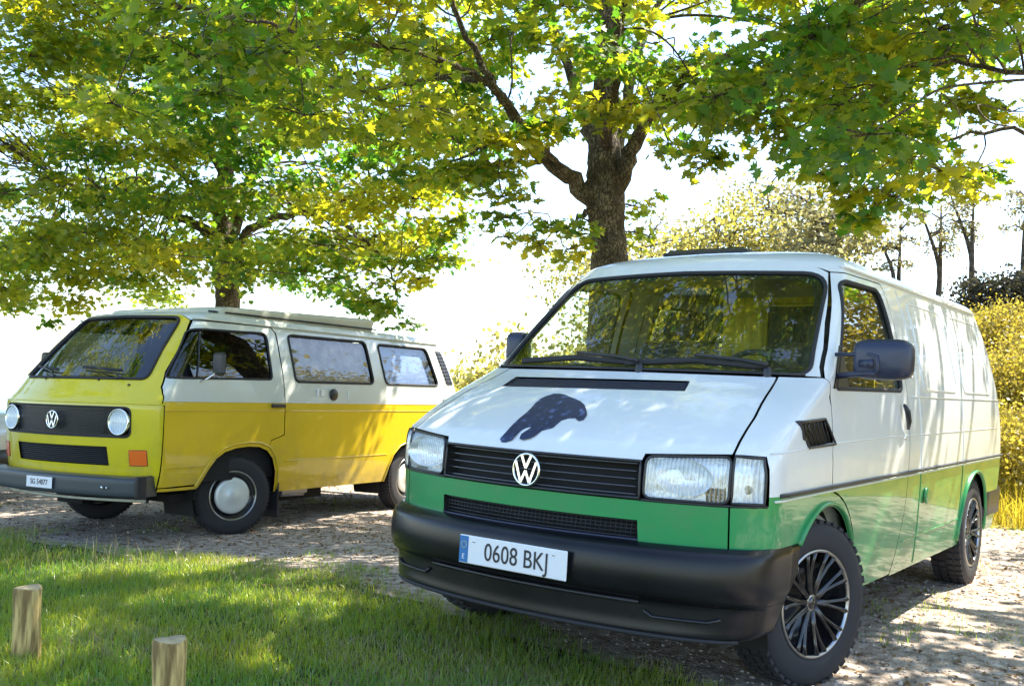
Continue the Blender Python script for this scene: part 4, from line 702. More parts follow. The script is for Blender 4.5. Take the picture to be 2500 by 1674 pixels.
# ---- crown positions: (x, y, z, radius) of each leafy spray; limbs as (x, y, z, radius) paths; unseen sprays added to shade vans and fill glass reflections, gaps cut for sun
SPRAYS={'main':[(0.33,-3.2,3.5,0.52),(0.28,-3.15,3.19,0.49),(0.09,-2.9,3.2,0.47),(-0.44,-2.18,3.31,0.56),(-0.47,-2.15,2.93,0.57),(-0.76,-1.72,3.69,0.47),(-1.25,-1.06,3.82,0.44),(-2.35,0.41,3.35,0.55),(-0.01,-4.62,3.17,0.47),(-0.47,-3.99,3.28,0.48),(-0.69,-3.64,4.04,0.45),(-0.78,-3.54,3.61,0.52),(-0.88,-3.44,3.14,0.43),(-1.02,-3.17,4.46,0.53),(-1.21,-2.94,4.01,0.55),(-1.58,-2.41,4.55,0.52),(-1.92,-1.93,4.7,0.5),(-2.0,-1.88,4.05,0.48),(-2.1,-1.72,4.43,0.48),(-2.22,-1.61,3.61,0.46),(-2.69,-0.99,3.37,0.45),(-3.02,-0.47,4.52,0.48),(-2.99,-0.57,3.61,0.55),(-3.16,-0.35,3.49,0.48),(-3.57,0.23,3.81,0.48),(-0.67,-5.72,3.49,0.46),(-0.96,-5.21,5.13,0.44),(-1.32,-4.74,5.02,0.58),(-1.46,-4.59,4.4,0.44),(-1.61,-4.41,4.01,0.58),(-1.68,-4.36,3.56,0.59),(-1.81,-4.09,4.97,0.58),(-1.95,-4.01,3.35,0.53),(-2.23,-3.51,4.97,0.56),(-2.29,-3.49,4.19,0.43),(-2.54,-3.22,3.05,0.45),(-3.38,-2.06,3.67,0.5),(-3.63,-1.7,4.02,0.47),(-3.85,-1.41,3.71,0.47),(-4.25,-0.86,4.06,0.6),(-4.75,-0.11,5.23,0.55),(-4.72,-0.2,4.27,0.44),(-4.79,-0.18,3.31,0.54),(-1.72,-6.19,5.5,0.54),(-1.67,-6.29,5.02,0.54),(-1.55,-6.48,4.47,0.48),(-1.84,-6.14,3.78,0.57),(-2.17,-5.59,5.37,0.42),(-2.37,-5.35,4.81,0.45),(-2.28,-5.52,4.21,0.48),(-2.36,-5.45,3.61,0.48),(-2.84,-4.67,5.73,0.45),(-2.73,-4.91,4.22,0.45),(-2.96,-4.63,3.78,0.47),(-3.0,-4.61,3.24,0.46),(-3.29,-4.08,5.22,0.42),(-3.19,-4.27,4.45,0.43),(-3.38,-4.05,3.96,0.52),(-3.47,-3.98,3.28,0.53),(-3.85,-3.29,5.82,0.44),(-3.89,-3.28,5.28,0.58),(-4.23,-2.79,5.8,0.6),(-4.15,-2.93,5.22,0.55),(-4.31,-2.77,4.45,0.47),(-4.22,-2.9,4.06,0.52),(-4.67,-2.2,5.78,0.44),(-4.98,-1.81,5.21,0.57),(-4.76,-2.18,4.05,0.45),(-5.54,-1.13,4.05,0.58),(-5.75,-0.74,5.63,0.55),(-5.64,-0.92,5.29,0.5),(-5.88,-0.62,4.84,0.5),(-6.07,-0.42,3.99,0.54),(-3.05,-6.37,6.18,0.5),(-2.95,-6.56,5.23,0.5),(-3.07,-6.41,4.97,0.46),(-3.18,-6.31,4.26,0.46),(-3.57,-5.66,6.22,0.48),(-3.41,-5.92,5.5,0.43),(-3.67,-5.7,3.66,0.5),(-4.17,-4.86,6.23,0.46),(-4.25,-4.85,4.68,0.49),(-4.91,-3.88,5.77,0.45),(-4.69,-4.22,5.03,0.56),(-4.67,-4.31,4.14,0.49),(-5.13,-3.61,5.34,0.59),(-5.15,-3.62,4.83,0.6),(-5.47,-3.23,4.32,0.53),(-5.71,-2.82,5.53,0.5),(-5.8,-2.74,4.85,0.56),(-5.92,-2.62,4.33,0.49),(-6.54,-1.64,6.49,0.54),(-6.54,-1.73,5.08,0.5),(-7.13,-0.85,6.33,0.46),(-7.03,-1.03,5.62,0.6),(-7.09,-0.99,5.04,0.47),(-7.31,-0.74,4.33,0.47),(-7.19,-0.94,3.83,0.54),(-2.81,-2.88,2.62,0.24),(-2.81,-2.9,2.45,0.18),(-2.6,-2.83,2.77,0.3),(-3.39,-2.78,2.62,0.38),(-3.54,-2.75,2.44,0.3),(-3.23,-2.84,2.44,0.24),(-4.58,-2.66,3.02,0.35),(-4.58,-2.68,2.75,0.25),(-4.61,-2.81,2.63,0.2),(-3.16,-2.19,3.63,0.3),(-3.32,-1.5,3.17,0.28),(-2.91,-1.06,2.94,0.2),(-2.71,-2.47,3.4,0.3),(-2.56,-2.68,3.21,0.35),(-2.55,-3.04,2.97,0.35),(-2.37,-3.42,3.56,0.43),(-2.76,-3.23,3.43,0.32),(-3.19,-2.61,4.25,0.35),(-3.31,-2.12,4.13,0.33),(-3.85,-2.06,4.12,0.33),(-4.07,-3.28,4.06,0.42),(-2.84,-1.73,4.21,0.31),(-3.15,-2.98,4.47,0.32),(-3.23,-3.55,4.47,0.42),(-3.74,-1.56,3.85,0.44),(-3.96,-1.93,3.84,0.43),(-2.59,-3.81,3.34,0.38),(-2.77,-3.07,3.1,0.32),(-2.64,-2.74,3.3,0.41),(-2.83,-2.65,3.41,0.31),(-5.49,-0.09,5.88,0.66),(-2.59,-4.86,6.0,0.66),(-1.09,-4.92,4.94,0.62),(-6.1,-3.09,7.47,0.79),(-0.06,-1.8,5.14,0.73),(-0.92,-4.04,6.19,0.64),(0.24,-2.09,4.41,0.85),(-2.54,-4.73,7.49,0.76),(-2.52,1.12,5.05,0.67),(-2.98,-4.81,6.81,0.72),(-5.09,-3.36,7.76,0.66),(-4.15,-0.34,5.17,0.74),(-3.83,-3.1,7.04,0.74),(-1.76,-2.7,5.44,0.78),(-2.69,0.54,4.93,0.62),(-4.63,0.17,7.1,0.62),(-1.06,-2.01,5.41,0.84),(-5.05,-1.6,5.91,0.76),(-1.0,0.67,5.05,0.75),(-0.32,-1.62,5.53,0.8),(-1.31,-0.95,5.88,0.6),(-4.64,-0.03,6.67,0.74),(-1.09,-1.74,6.08,0.66),(-0.67,-1.51,4.55,0.82),(-2.45,-4.01,6.39,0.78),(-3.58,-2.69,6.22,0.65),(0.17,-1.9,5.39,0.79),(-2.6,-3.83,7.81,0.7),(-0.71,-1.18,6.55,0.84),(-4.03,0.84,5.38,0.78),(-0.92,0.72,4.68,0.75),(-1.11,-3.23,6.39,0.71),(-2.37,-1.29,6.38,0.83),(-2.5,-1.9,7.34,0.64),(-1.33,-2.89,5.95,0.66),(-1.14,1.0,4.05,0.85),(-2.25,-1.5,6.21,0.71),(-6.76,-1.94,6.82,0.65),(-0.16,0.02,4.16,0.67),(-5.57,0.76,6.3,0.69),(-2.57,-1.84,8.01,0.81),(-5.92,-3.61,7.02,0.74),(-6.18,-2.11,7.45,0.72),(-1.39,-1.58,6.33,0.64),(-1.51,-3.31,6.54,0.65),(-2.49,-1.32,5.82,0.84),(-0.38,-0.12,5.56,0.61),(-4.74,-3.98,7.92,0.84),(-5.03,-2.57,7.65,0.82),(-5.53,-1.45,6.06,0.66),(-3.24,-4.28,7.26,0.66),(-4.14,1.16,6.52,0.66),(-3.55,-3.69,6.65,0.67),(-0.7,-0.36,4.44,0.64),(-7.02,-2.1,6.53,0.78),(-5.88,-2.74,7.51,0.8),(-5.47,-3.13,6.69,0.83),(-2.17,-2.82,8.19,0.83),(-4.13,-2.46,5.98,0.63),(-3.26,-3.22,7.34,0.71),(-4.31,-0.45,6.53,0.69),(-2.86,-0.2,6.49,0.61),(-3.3,-4.94,6.41,0.72),(-2.13,-4.88,5.31,0.73),(-1.66,0.76,5.19,0.75),(-3.07,-1.49,3.18,0.29),(-2.86,-1.11,3.04,0.31),(-2.85,-0.79,3.21,0.32),(-1.97,0.04,4.14,0.62),(-0.76,1.95,4.64,0.64),(-3.65,1.44,4.87,0.55),(-0.57,1.35,4.88,0.6),(-2.52,0.84,4.23,0.65),(-1.53,1.38,4.35,0.51),(-2.16,1.86,4.58,0.48),(-2.77,-0.1,6.18,0.63),(-3.81,1.18,4.88,0.47),(-1.05,0.19,4.13,0.5),(-1.15,-0.12,6.29,0.57),(-1.11,1.55,5.77,0.59),(-3.4,1.71,4.28,0.52),(-0.71,1.44,4.69,0.64),(-1.65,-0.36,5.31,0.51),(-0.82,-0.33,5.26,0.49),(-1.75,-0.16,4.49,0.61),(-1.96,0.59,4.21,0.46),(-1.84,0.22,6.0,0.5),(-0.88,1.87,4.15,0.54),(-2.38,1.13,6.2,0.46),(-0.91,0.58,4.91,0.59),(-3.74,2.01,4.45,0.59),(-2.41,1.82,4.56,0.48),(-2.49,0.65,5.54,0.6),(-1.03,0.05,5.95,0.65)],'left':[(-0.25,-9.83,5.7,0.75),(-0.33,-9.78,5.06,0.56),(-0.29,-9.89,4.2,0.69),(-0.17,-10.08,3.63,0.62),(-0.44,-9.74,3.1,0.75),(-0.43,-9.8,2.55,0.55),(-0.33,-9.98,1.93,0.8),(-0.61,-9.36,5.64,0.68),(-0.61,-9.39,5.07,0.72),(-0.85,-9.08,4.79,0.64),(-0.64,-9.41,4.3,0.63),(-0.64,-9.46,3.48,0.63),(-0.93,-9.1,3.01,0.63),(-1.0,-8.84,5.41,0.79),(-1.28,-8.52,4.56,0.79),(-1.42,-8.42,3.2,0.64),(-1.45,-8.43,2.53,0.78),(-1.47,-8.18,5.81,0.8),(-1.48,-8.22,5.12,0.68),(-1.56,-8.13,4.71,0.76),(-1.72,-8.0,3.49,0.58),(-1.75,-8.02,2.63,0.76),(-2.2,-7.2,5.96,0.67),(-2.06,-7.41,5.44,0.65),(-2.08,-7.44,4.59,0.79),(-2.13,-7.39,4.29,0.57),(-2.27,-7.26,3.51,0.64),(-2.3,-7.25,3.02,0.72),(-2.19,-7.43,2.43,0.62),(-2.54,-6.76,5.49,0.72),(-2.67,-6.63,4.77,0.75),(-2.65,-6.7,4.16,0.76),(-2.75,-6.61,3.54,0.72),(-2.81,-6.55,3.12,0.68),(-2.81,-6.6,2.38,0.67),(-3.05,-6.04,5.96,0.72),(-3.04,-6.1,5.31,0.71),(-2.86,-6.36,4.98,0.66),(-3.14,-6.14,2.63,0.7),(-3.56,-5.39,5.51,0.56),(-3.61,-5.48,3.0,0.79),(-3.93,-4.86,5.9,0.64),(-4.1,-4.7,4.76,0.7),(-4.13,-4.69,4.36,0.65),(-4.16,-4.68,3.8,0.62),(-3.92,-5.06,3.16,0.66),(-0.89,-11.43,6.56,0.62),(-1.01,-11.32,5.9,0.7),(-0.99,-11.42,4.6,0.68),(-0.87,-11.65,3.83,0.67),(-1.07,-11.42,3.17,0.56),(-1.01,-11.55,2.36,0.77),(-1.35,-10.83,6.38,0.71),(-1.5,-10.65,5.89,0.65),(-1.56,-10.68,4.45,0.66),(-1.58,-10.7,3.7,0.59),(-1.52,-10.81,3.24,0.63),(-1.57,-10.78,2.45,0.57),(-1.67,-10.4,6.39,0.79),(-1.94,-10.05,6.08,0.76),(-1.98,-10.07,5.01,0.73),(-1.88,-10.24,4.37,0.59),(-2.09,-10.08,2.52,0.77),(-2.06,-10.15,2.07,0.7),(-2.52,-9.23,6.62,0.56),(-2.27,-9.62,5.83,0.68),(-2.46,-9.41,5.2,0.62),(-2.39,-9.55,4.48,0.68),(-2.41,-9.56,4.01,0.73),(-2.63,-9.31,3.25,0.57),(-2.42,-9.62,2.83,0.7),(-2.8,-8.91,5.72,0.72),(-2.83,-8.92,5.06,0.72),(-2.86,-8.9,4.58,0.64),(-2.97,-8.8,3.94,0.64),(-2.94,-8.89,3.19,0.71),(-3.09,-8.74,2.54,0.68),(-3.48,-8.04,5.15,0.7),(-3.49,-8.04,4.87,0.59),(-3.5,-8.07,4.08,0.77),(-3.49,-8.13,3.49,0.59),(-3.53,-8.13,2.74,0.56),(-4.02,-7.24,6.11,0.72),(-3.87,-7.49,5.49,0.56),(-3.88,-7.52,4.75,0.79),(-4.01,-7.4,4.08,0.62),(-4.18,-7.19,3.59,0.61),(-4.31,-7.07,2.72,0.66),(-4.41,-6.67,6.9,0.69),(-4.48,-6.82,3.23,0.59),(-4.64,-6.63,2.8,0.57),(-5.03,-5.89,6.09,0.69),(-5.1,-5.84,5.34,0.78),(-5.04,-5.98,4.33,0.74),(-5.08,-5.98,3.67,0.57),(-5.04,-6.08,2.87,0.69),(-1.57,-13.1,5.6,0.77),(-1.61,-13.09,4.87,0.66),(-1.62,-13.14,3.94,0.73),(-1.81,-12.71,6.57,0.64),(-2.24,-12.2,5.62,0.61),(-2.03,-12.52,5.03,0.55),(-2.27,-12.25,4.11,0.57),(-2.04,-12.61,3.37,0.66),(-2.32,-12.26,2.98,0.63),(-2.24,-12.44,2.08,0.66),(-2.74,-11.43,7.15,0.79),(-2.82,-11.39,5.97,0.69),(-2.83,-11.44,5.05,0.6),(-2.6,-11.81,4.22,0.64),(-2.65,-11.78,3.6,0.61),(-2.95,-11.44,2.64,0.7),(-2.94,-11.14,7.36,0.57),(-3.34,-10.65,6.64,0.75),(-3.31,-10.76,5.57,0.71),(-3.2,-10.93,5.28,0.68),(-3.26,-10.95,3.63,0.67),(-3.36,-10.89,2.59,0.75),(-3.85,-9.92,7.32,0.7),(-3.75,-10.15,5.74,0.74),(-3.78,-10.17,4.84,0.62),(-3.72,-10.29,4.2,0.72),(-4.1,-9.82,3.53,0.76),(-4.01,-9.98,3.05,0.68),(-4.26,-9.35,7.54,0.65),(-4.43,-9.2,6.35,0.78),(-4.34,-9.34,6.03,0.72),(-4.52,-9.15,5.18,0.77),(-4.39,-9.37,4.5,0.71),(-4.38,-9.44,3.58,0.74),(-4.38,-9.49,2.88,0.76),(-4.93,-8.48,7.11,0.63),(-4.83,-8.7,5.83,0.7),(-4.9,-8.65,5.09,0.71),(-5.15,-8.34,4.66,0.67),(-5.29,-8.21,3.81,0.76),(-5.31,-8.22,3.13,0.72),(-5.33,-7.9,7.57,0.59),(-5.37,-7.92,6.49,0.73),(-5.7,-7.52,5.81,0.78),(-5.46,-7.92,4.6,0.64),(-5.77,-7.56,3.62,0.57),(-5.75,-7.64,3.08,0.58),(-6.28,-6.65,7.19,0.57),(-6.2,-6.78,6.79,0.58),(-6.1,-6.98,5.83,0.78),(-6.11,-7.01,5.22,0.72),(-6.26,-6.84,4.61,0.63),(-6.27,-6.87,4.02,0.66),(-3.18,-13.92,3.64,0.77),(-3.25,-13.91,2.33,0.66),(-3.35,-13.41,8.02,0.72),(-3.26,-13.59,7.09,0.57),(-3.67,-13.15,5.19,0.7),(-3.45,-13.54,3.85,0.62),(-3.59,-13.42,2.84,0.59),(-4.09,-12.41,8.02,0.64),(-4.12,-12.43,6.85,0.61),(-4.01,-12.63,6.28,0.73),(-4.16,-12.48,5.38,0.55),(-4.17,-12.51,4.68,0.7),(-4.05,-12.73,3.85,0.56),(-4.21,-12.55,3.33,0.62),(-4.7,-11.58,7.86,0.78),(-4.95,-11.29,7.3,0.59),(-4.58,-11.85,6.37,0.73),(-4.78,-11.65,5.29,0.62),(-5.01,-11.37,4.95,0.64),(-4.76,-11.81,3.18,0.59),(-4.89,-11.7,2.41,0.75),(-5.24,-10.86,7.83,0.71),(-5.44,-10.63,7.37,0.62),(-5.42,-10.73,6.17,0.59),(-5.32,-10.97,4.57,0.67),(-5.36,-10.96,3.89,0.58),(-5.67,-10.59,3.08,0.61),(-5.8,-10.1,8.09,0.71),(-6.14,-9.68,7.52,0.71),(-5.92,-10.04,6.29,0.61),(-5.91,-10.11,5.47,0.68),(-6.16,-9.81,5.02,0.6),(-6.43,-9.5,4.19,0.57),(-6.08,-10.04,3.22,0.71),(-6.75,-8.81,8.16,0.69),(-6.53,-9.15,7.43,0.67),(-6.94,-8.66,6.48,0.72),(-6.73,-9.05,4.94,0.77),(-7.05,-8.71,3.34,0.58),(-7.53,-7.74,8.25,0.71),(-7.21,-8.3,6.4,0.65),(-7.25,-8.29,5.83,0.6),(-7.5,-8.05,4.26,0.56),(-7.48,-8.12,3.51,0.68),(-4.9,-13.77,8.92,0.79),(-5.04,-13.67,7.61,0.66),(-4.99,-13.78,6.92,0.73),(-5.07,-13.75,5.85,0.75),(-4.98,-13.89,5.34,0.75),(-5.21,-13.65,4.43,0.68),(-4.9,-14.13,3.41,0.79),(-5.47,-13.02,8.55,0.61),(-5.33,-13.27,7.63,0.7),(-5.63,-12.93,6.9,0.63),(-5.62,-13.01,5.9,0.74),(-5.81,-12.78,5.36,0.62),(-5.58,-13.15,4.45,0.55),(-5.62,-13.16,3.3,0.66),(-5.87,-12.9,2.38,0.56),(-6.39,-11.78,8.62,0.76),(-6.29,-12.13,5.43,0.66),(-6.61,-11.76,4.31,0.59),(-6.76,-11.64,3.23,0.6),(-6.96,-11.02,8.57,0.72),(-7.12,-10.85,7.69,0.77),(-7.22,-10.77,7.02,0.71),(-7.32,-10.7,5.94,0.66),(-7.07,-11.07,5.33,0.72),(-7.07,-11.16,4.25,0.76),(-7.07,-11.21,3.3,0.64),(-7.2,-11.08,2.8,0.59),(-7.47,-10.29,9.1,0.69),(-7.6,-10.24,7.31,0.56),(-7.97,-9.81,6.14,0.75),(-8.11,-9.69,5.17,0.68),(-7.9,-10.02,4.37,0.76),(-7.9,-10.1,3.23,0.57),(-8.22,-9.31,8.68,0.65),(-8.66,-8.78,7.79,0.63),(-8.33,-9.28,7.03,0.57),(-8.78,-8.72,6.09,0.56),(-8.6,-9.02,5.31,0.59),(-8.63,-9.03,4.65,0.72),(-8.6,-9.13,3.74,0.63),(-3.64,-5.18,1.92,0.35),(-3.72,-4.92,1.76,0.22),(-3.66,-5.47,2.0,0.3),(-4.14,-5.14,2.29,0.35),(-4.25,-4.99,2.54,0.35),(-4.22,-4.67,2.96,0.35),(-3.96,-6.23,2.3,0.4),(-3.03,-11.71,2.03,0.5),(-2.94,-10.15,2.0,0.5),(-2.71,-10.47,1.69,0.2),(-4.01,-6.15,2.51,0.44),(-3.91,-5.46,2.22,0.37),(-4.22,-6.69,2.77,0.33),(-4.33,-5.54,2.73,0.42),(-4.05,-6.94,2.43,0.44),(-4.32,-5.2,2.91,0.33),(-4.39,-6.11,2.87,0.38),(-4.18,-7.6,2.58,0.46),(-4.24,-8.37,2.47,0.4),(-3.88,-5.31,2.46,0.39),(-4.06,-5.08,2.47,0.34),(-4.26,-4.95,2.79,0.37),(-3.72,-5.4,2.0,0.41),(-3.71,-5.74,2.11,0.47),(-2.63,-10.53,2.51,0.55),(-3.16,-9.82,2.49,0.6),(-3.5,-9.35,2.57,0.51),(-2.76,-11.21,2.31,0.46),(-3.0,-10.05,2.24,0.5),(-3.68,-9.12,2.46,0.5),(-2.1,-10.4,2.66,0.46),(-3.11,-9.22,2.29,0.46),(-2.45,-9.76,2.68,0.59),(-4.33,-8.43,8.21,0.71),(-2.78,-7.46,7.75,0.83),(-6.9,-9.39,8.28,0.65),(-6.2,-8.22,8.17,0.64),(-3.26,-6.94,6.75,0.77),(-2.27,-6.65,6.47,0.79),(-3.6,-8.64,7.77,0.68),(-5.58,-7.4,7.4,0.76),(-2.56,-7.56,7.24,0.71),(-3.27,-7.76,6.6,0.8),(-3.93,-7.05,7.58,0.6),(-4.94,-6.64,7.04,0.62),(-5.52,-8.18,8.34,0.78),(-0.66,-11.2,3.63,0.64),(-0.18,-9.27,3.7,0.72),(-6.53,-7.55,7.65,0.8),(-4.56,-11.67,8.1,0.76),(-3.51,-7.22,7.15,0.65),(-2.46,-10.65,7.22,0.76),(-4.16,-9.72,8.3,0.65),(-2.52,-7.17,6.07,0.75),(-3.63,-11.85,7.45,0.83),(-2.7,-7.7,7.28,0.62),(-2.83,-7.31,7.36,0.78),(-6.18,-8.53,8.4,0.65),(-3.07,-9.42,7.41,0.82),(-4.15,-11.16,7.51,0.84),(-3.35,-9.29,7.86,0.66),(-3.55,-7.57,6.54,0.61),(-2.5,-10.29,7.72,0.72),(-3.48,-11.23,8.21,0.83),(-0.28,-9.63,4.15,0.68),(-2.23,-9.89,7.7,0.77),(-2.8,-8.12,6.58,0.78),(-4.29,-6.16,6.58,0.72),(-2.04,-8.04,6.78,0.79),(-2.47,-6.96,5.91,0.82),(-1.65,-11.22,6.55,0.72),(-5.63,-9.07,7.57,0.68),(-1.0,-10.59,3.58,0.79),(-3.03,-8.39,7.11,0.63),(-3.3,-8.3,6.86,0.63),(-4.75,-8.58,7.25,0.83),(-5.23,-8.51,8.36,0.82),(-1.82,-11.15,6.65,0.78),(-4.9,-8.51,7.85,0.65),(-4.3,-10.51,8.37,0.81),(-4.05,-8.54,7.49,0.74),(-3.47,-10.09,7.84,0.83),(-4.19,-8.36,7.92,0.63),(0.39,-7.87,5.28,0.62),(-1.65,-7.99,6.07,0.73),(1.08,-11.66,5.23,0.75),(1.55,-8.29,5.01,0.61),(1.8,-7.81,6.4,0.68),(2.02,-11.74,6.31,0.6),(-0.84,-10.94,6.15,0.69),(-0.07,-8.42,5.63,0.78),(-0.27,-11.13,3.99,0.72),(-0.59,-11.59,5.29,0.7),(2.02,-10.52,4.78,0.78),(0.97,-11.15,4.85,0.6),(1.13,-8.83,5.12,0.56),(0.24,-10.71,5.24,0.61),(1.62,-9.04,3.9,0.8),(-0.91,-11.67,4.63,0.57),(-0.24,-8.76,5.22,0.67),(2.33,-9.72,6.47,0.72),(-0.18,-8.03,4.39,0.6),(1.99,-10.22,5.09,0.72),(2.06,-9.36,6.48,0.73),(0.77,-9.07,4.51,0.77),(-1.01,-7.78,5.84,0.64),(-1.33,-8.33,5.69,0.76),(-1.19,-11.06,4.33,0.68),(1.33,-10.18,4.1,0.67),(-0.05,-8.19,6.57,0.68),(-0.78,-10.94,3.82,0.56),(-1.22,-10.73,4.92,0.76),(1.83,-8.06,5.6,0.8),(2.18,-10.59,4.87,0.8),(2.36,-10.28,4.5,0.75),(1.46,-9.11,5.11,0.77),(1.38,-9.07,5.66,0.75)],'right':[(-1.39,0.27,3.22,0.53),(-1.52,0.46,3.3,0.44),(-1.62,0.55,2.69,0.54),(-1.76,0.81,3.89,0.51),(-1.91,0.99,3.48,0.4),(-1.81,0.84,3.3,0.51),(-2.06,1.2,3.56,0.41),(-2.18,-0.67,3.23,0.49),(-2.46,-0.24,4.05,0.41),(-2.39,-0.38,3.32,0.49),(-2.81,0.25,4.31,0.51),(-2.7,0.07,3.74,0.54),(-2.85,0.23,3.22,0.53),(-2.84,0.19,2.92,0.54),(-3.16,0.7,4.09,0.51),(-3.15,0.67,3.78,0.53),(-3.64,-0.61,4.92,0.52),(-3.79,-0.49,3.61,0.44),(-3.99,-0.14,5.01,0.5),(-4.04,-0.17,3.55,0.52),(-4.43,0.39,4.04,0.39),(-4.43,0.37,3.64,0.47),(-4.6,0.69,5.0,0.38),(-4.75,0.86,4.48,0.52),(-4.83,0.94,4.18,0.5),(-4.73,0.77,3.57,0.46),(-4.82,-1.2,4.97,0.51),(-5.07,-0.93,3.96,0.52),(-5.34,-0.46,5.59,0.41),(-5.23,-0.65,5.12,0.42),(-5.38,-0.48,4.39,0.48),(-5.47,-0.37,4.16,0.48),(-5.79,0.14,5.62,0.52),(-5.61,-0.16,4.64,0.44),(-6.1,0.55,5.47,0.54),(-6.05,0.46,5.14,0.5),(-3.28,0.08,2.5,0.3),(-3.21,0.0,2.69,0.3),(-2.63,-0.1,2.87,0.3),(-3.71,0.18,2.76,0.3),(-2.77,0.76,2.66,0.28),(-2.11,0.22,3.03,0.22),(-2.71,4.55,6.93,0.69),(-2.02,6.36,5.44,0.79),(-7.53,3.47,3.44,0.76),(-4.15,1.1,5.94,0.62),(-5.74,4.8,4.96,0.62),(-3.12,4.98,3.45,0.75),(-5.44,6.17,3.94,0.65),(-3.43,3.36,7.19,0.69),(-0.67,4.69,3.71,0.61),(-3.64,2.54,7.92,0.61),(-3.67,6.17,4.71,0.77),(-1.99,4.49,4.82,0.63),(-2.57,1.1,4.36,0.62),(-2.54,2.6,3.39,0.77),(-2.53,6.31,6.75,0.62),(-2.62,6.38,6.97,0.75),(-7.08,2.23,3.62,0.73),(-6.62,3.47,4.9,0.75),(-2.29,7.76,4.47,0.82),(-0.59,4.95,4.79,0.64),(-4.15,5.1,3.39,0.68),(-6.88,4.07,4.36,0.76),(-1.97,5.46,7.59,0.63),(-1.15,7.12,3.22,0.75),(-3.43,3.51,4.76,0.62),(-6.42,6.41,5.65,0.73),(-3.11,4.1,5.2,0.73),(-2.05,3.85,3.4,0.78),(-0.47,5.19,5.12,0.68),(-1.09,4.97,6.28,0.83),(-1.3,0.78,5.38,0.73),(-2.44,6.51,5.45,0.84),(-0.27,3.25,4.16,0.71),(-3.61,4.36,6.5,0.83),(-4.66,2.7,3.28,0.65),(-6.07,4.43,4.64,0.81),(-1.9,6.37,5.32,0.83),(-6.52,5.43,4.5,0.7),(-0.21,2.73,4.07,0.8),(-2.84,5.83,6.81,0.85),(-1.86,3.09,7.51,0.82),(-4.44,3.28,3.95,0.84),(-1.7,5.37,4.24,0.79),(-7.14,5.28,3.45,0.71),(-6.82,4.39,6.32,0.66),(-1.9,6.11,4.73,0.7),(-0.8,4.89,4.53,0.63),(-0.51,3.5,4.23,0.61),(-3.17,5.93,3.63,0.71),(-4.61,3.76,6.05,0.71),(-1.79,1.59,6.73,0.72),(-7.53,2.53,5.19,0.63),(-2.84,1.31,4.95,0.51),(-6.78,1.28,4.65,0.59),(-2.47,2.82,6.07,0.53),(-2.86,1.54,5.98,0.54),(-3.82,0.47,5.6,0.54),(-3.55,1.32,6.36,0.57),(-6.74,1.37,6.33,0.64),(-5.91,0.72,5.63,0.64),(-6.89,1.5,5.98,0.62),(-2.59,2.23,4.18,0.6),(-3.86,3.4,4.57,0.53),(-3.27,2.54,4.06,0.6),(-2.64,1.73,5.22,0.52),(-2.49,1.52,5.22,0.56),(-2.7,1.65,5.52,0.66),(-3.37,1.91,6.04,0.64),(-4.09,1.65,6.02,0.67),(-6.72,2.69,4.16,0.57),(-3.16,2.11,5.2,0.69),(-5.79,3.27,5.77,0.6),(-5.13,2.83,3.84,0.55),(-6.05,2.75,4.04,0.62),(-2.63,3.21,4.07,0.54),(-4.73,2.86,5.34,0.7),(-6.38,1.12,6.27,0.53),(-5.87,2.98,4.42,0.54),(-2.98,3.12,4.69,0.64),(-4.01,0.88,6.01,0.52),(-5.57,0.86,5.64,0.56),(-3.25,1.92,6.27,0.61),(-5.34,2.91,4.1,0.52),(-4.15,2.76,4.62,0.69),(-6.07,1.16,5.53,0.61),(-5.78,0.48,5.81,0.63),(-2.74,1.76,4.53,0.59),(-2.79,-0.52,3.26,0.33),(-2.98,-0.29,3.03,0.3),(-3.07,-0.18,2.81,0.25),(-3.29,-0.05,2.67,0.29),(-3.38,0.05,2.52,0.33),(-3.59,0.18,2.71,0.31),(-3.47,0.37,2.8,0.26),(-3.17,0.62,2.69,0.32),(-3.34,-0.14,2.92,0.31),(-2.99,-0.43,3.15,0.25),(-3.29,0.79,2.79,0.25)]}
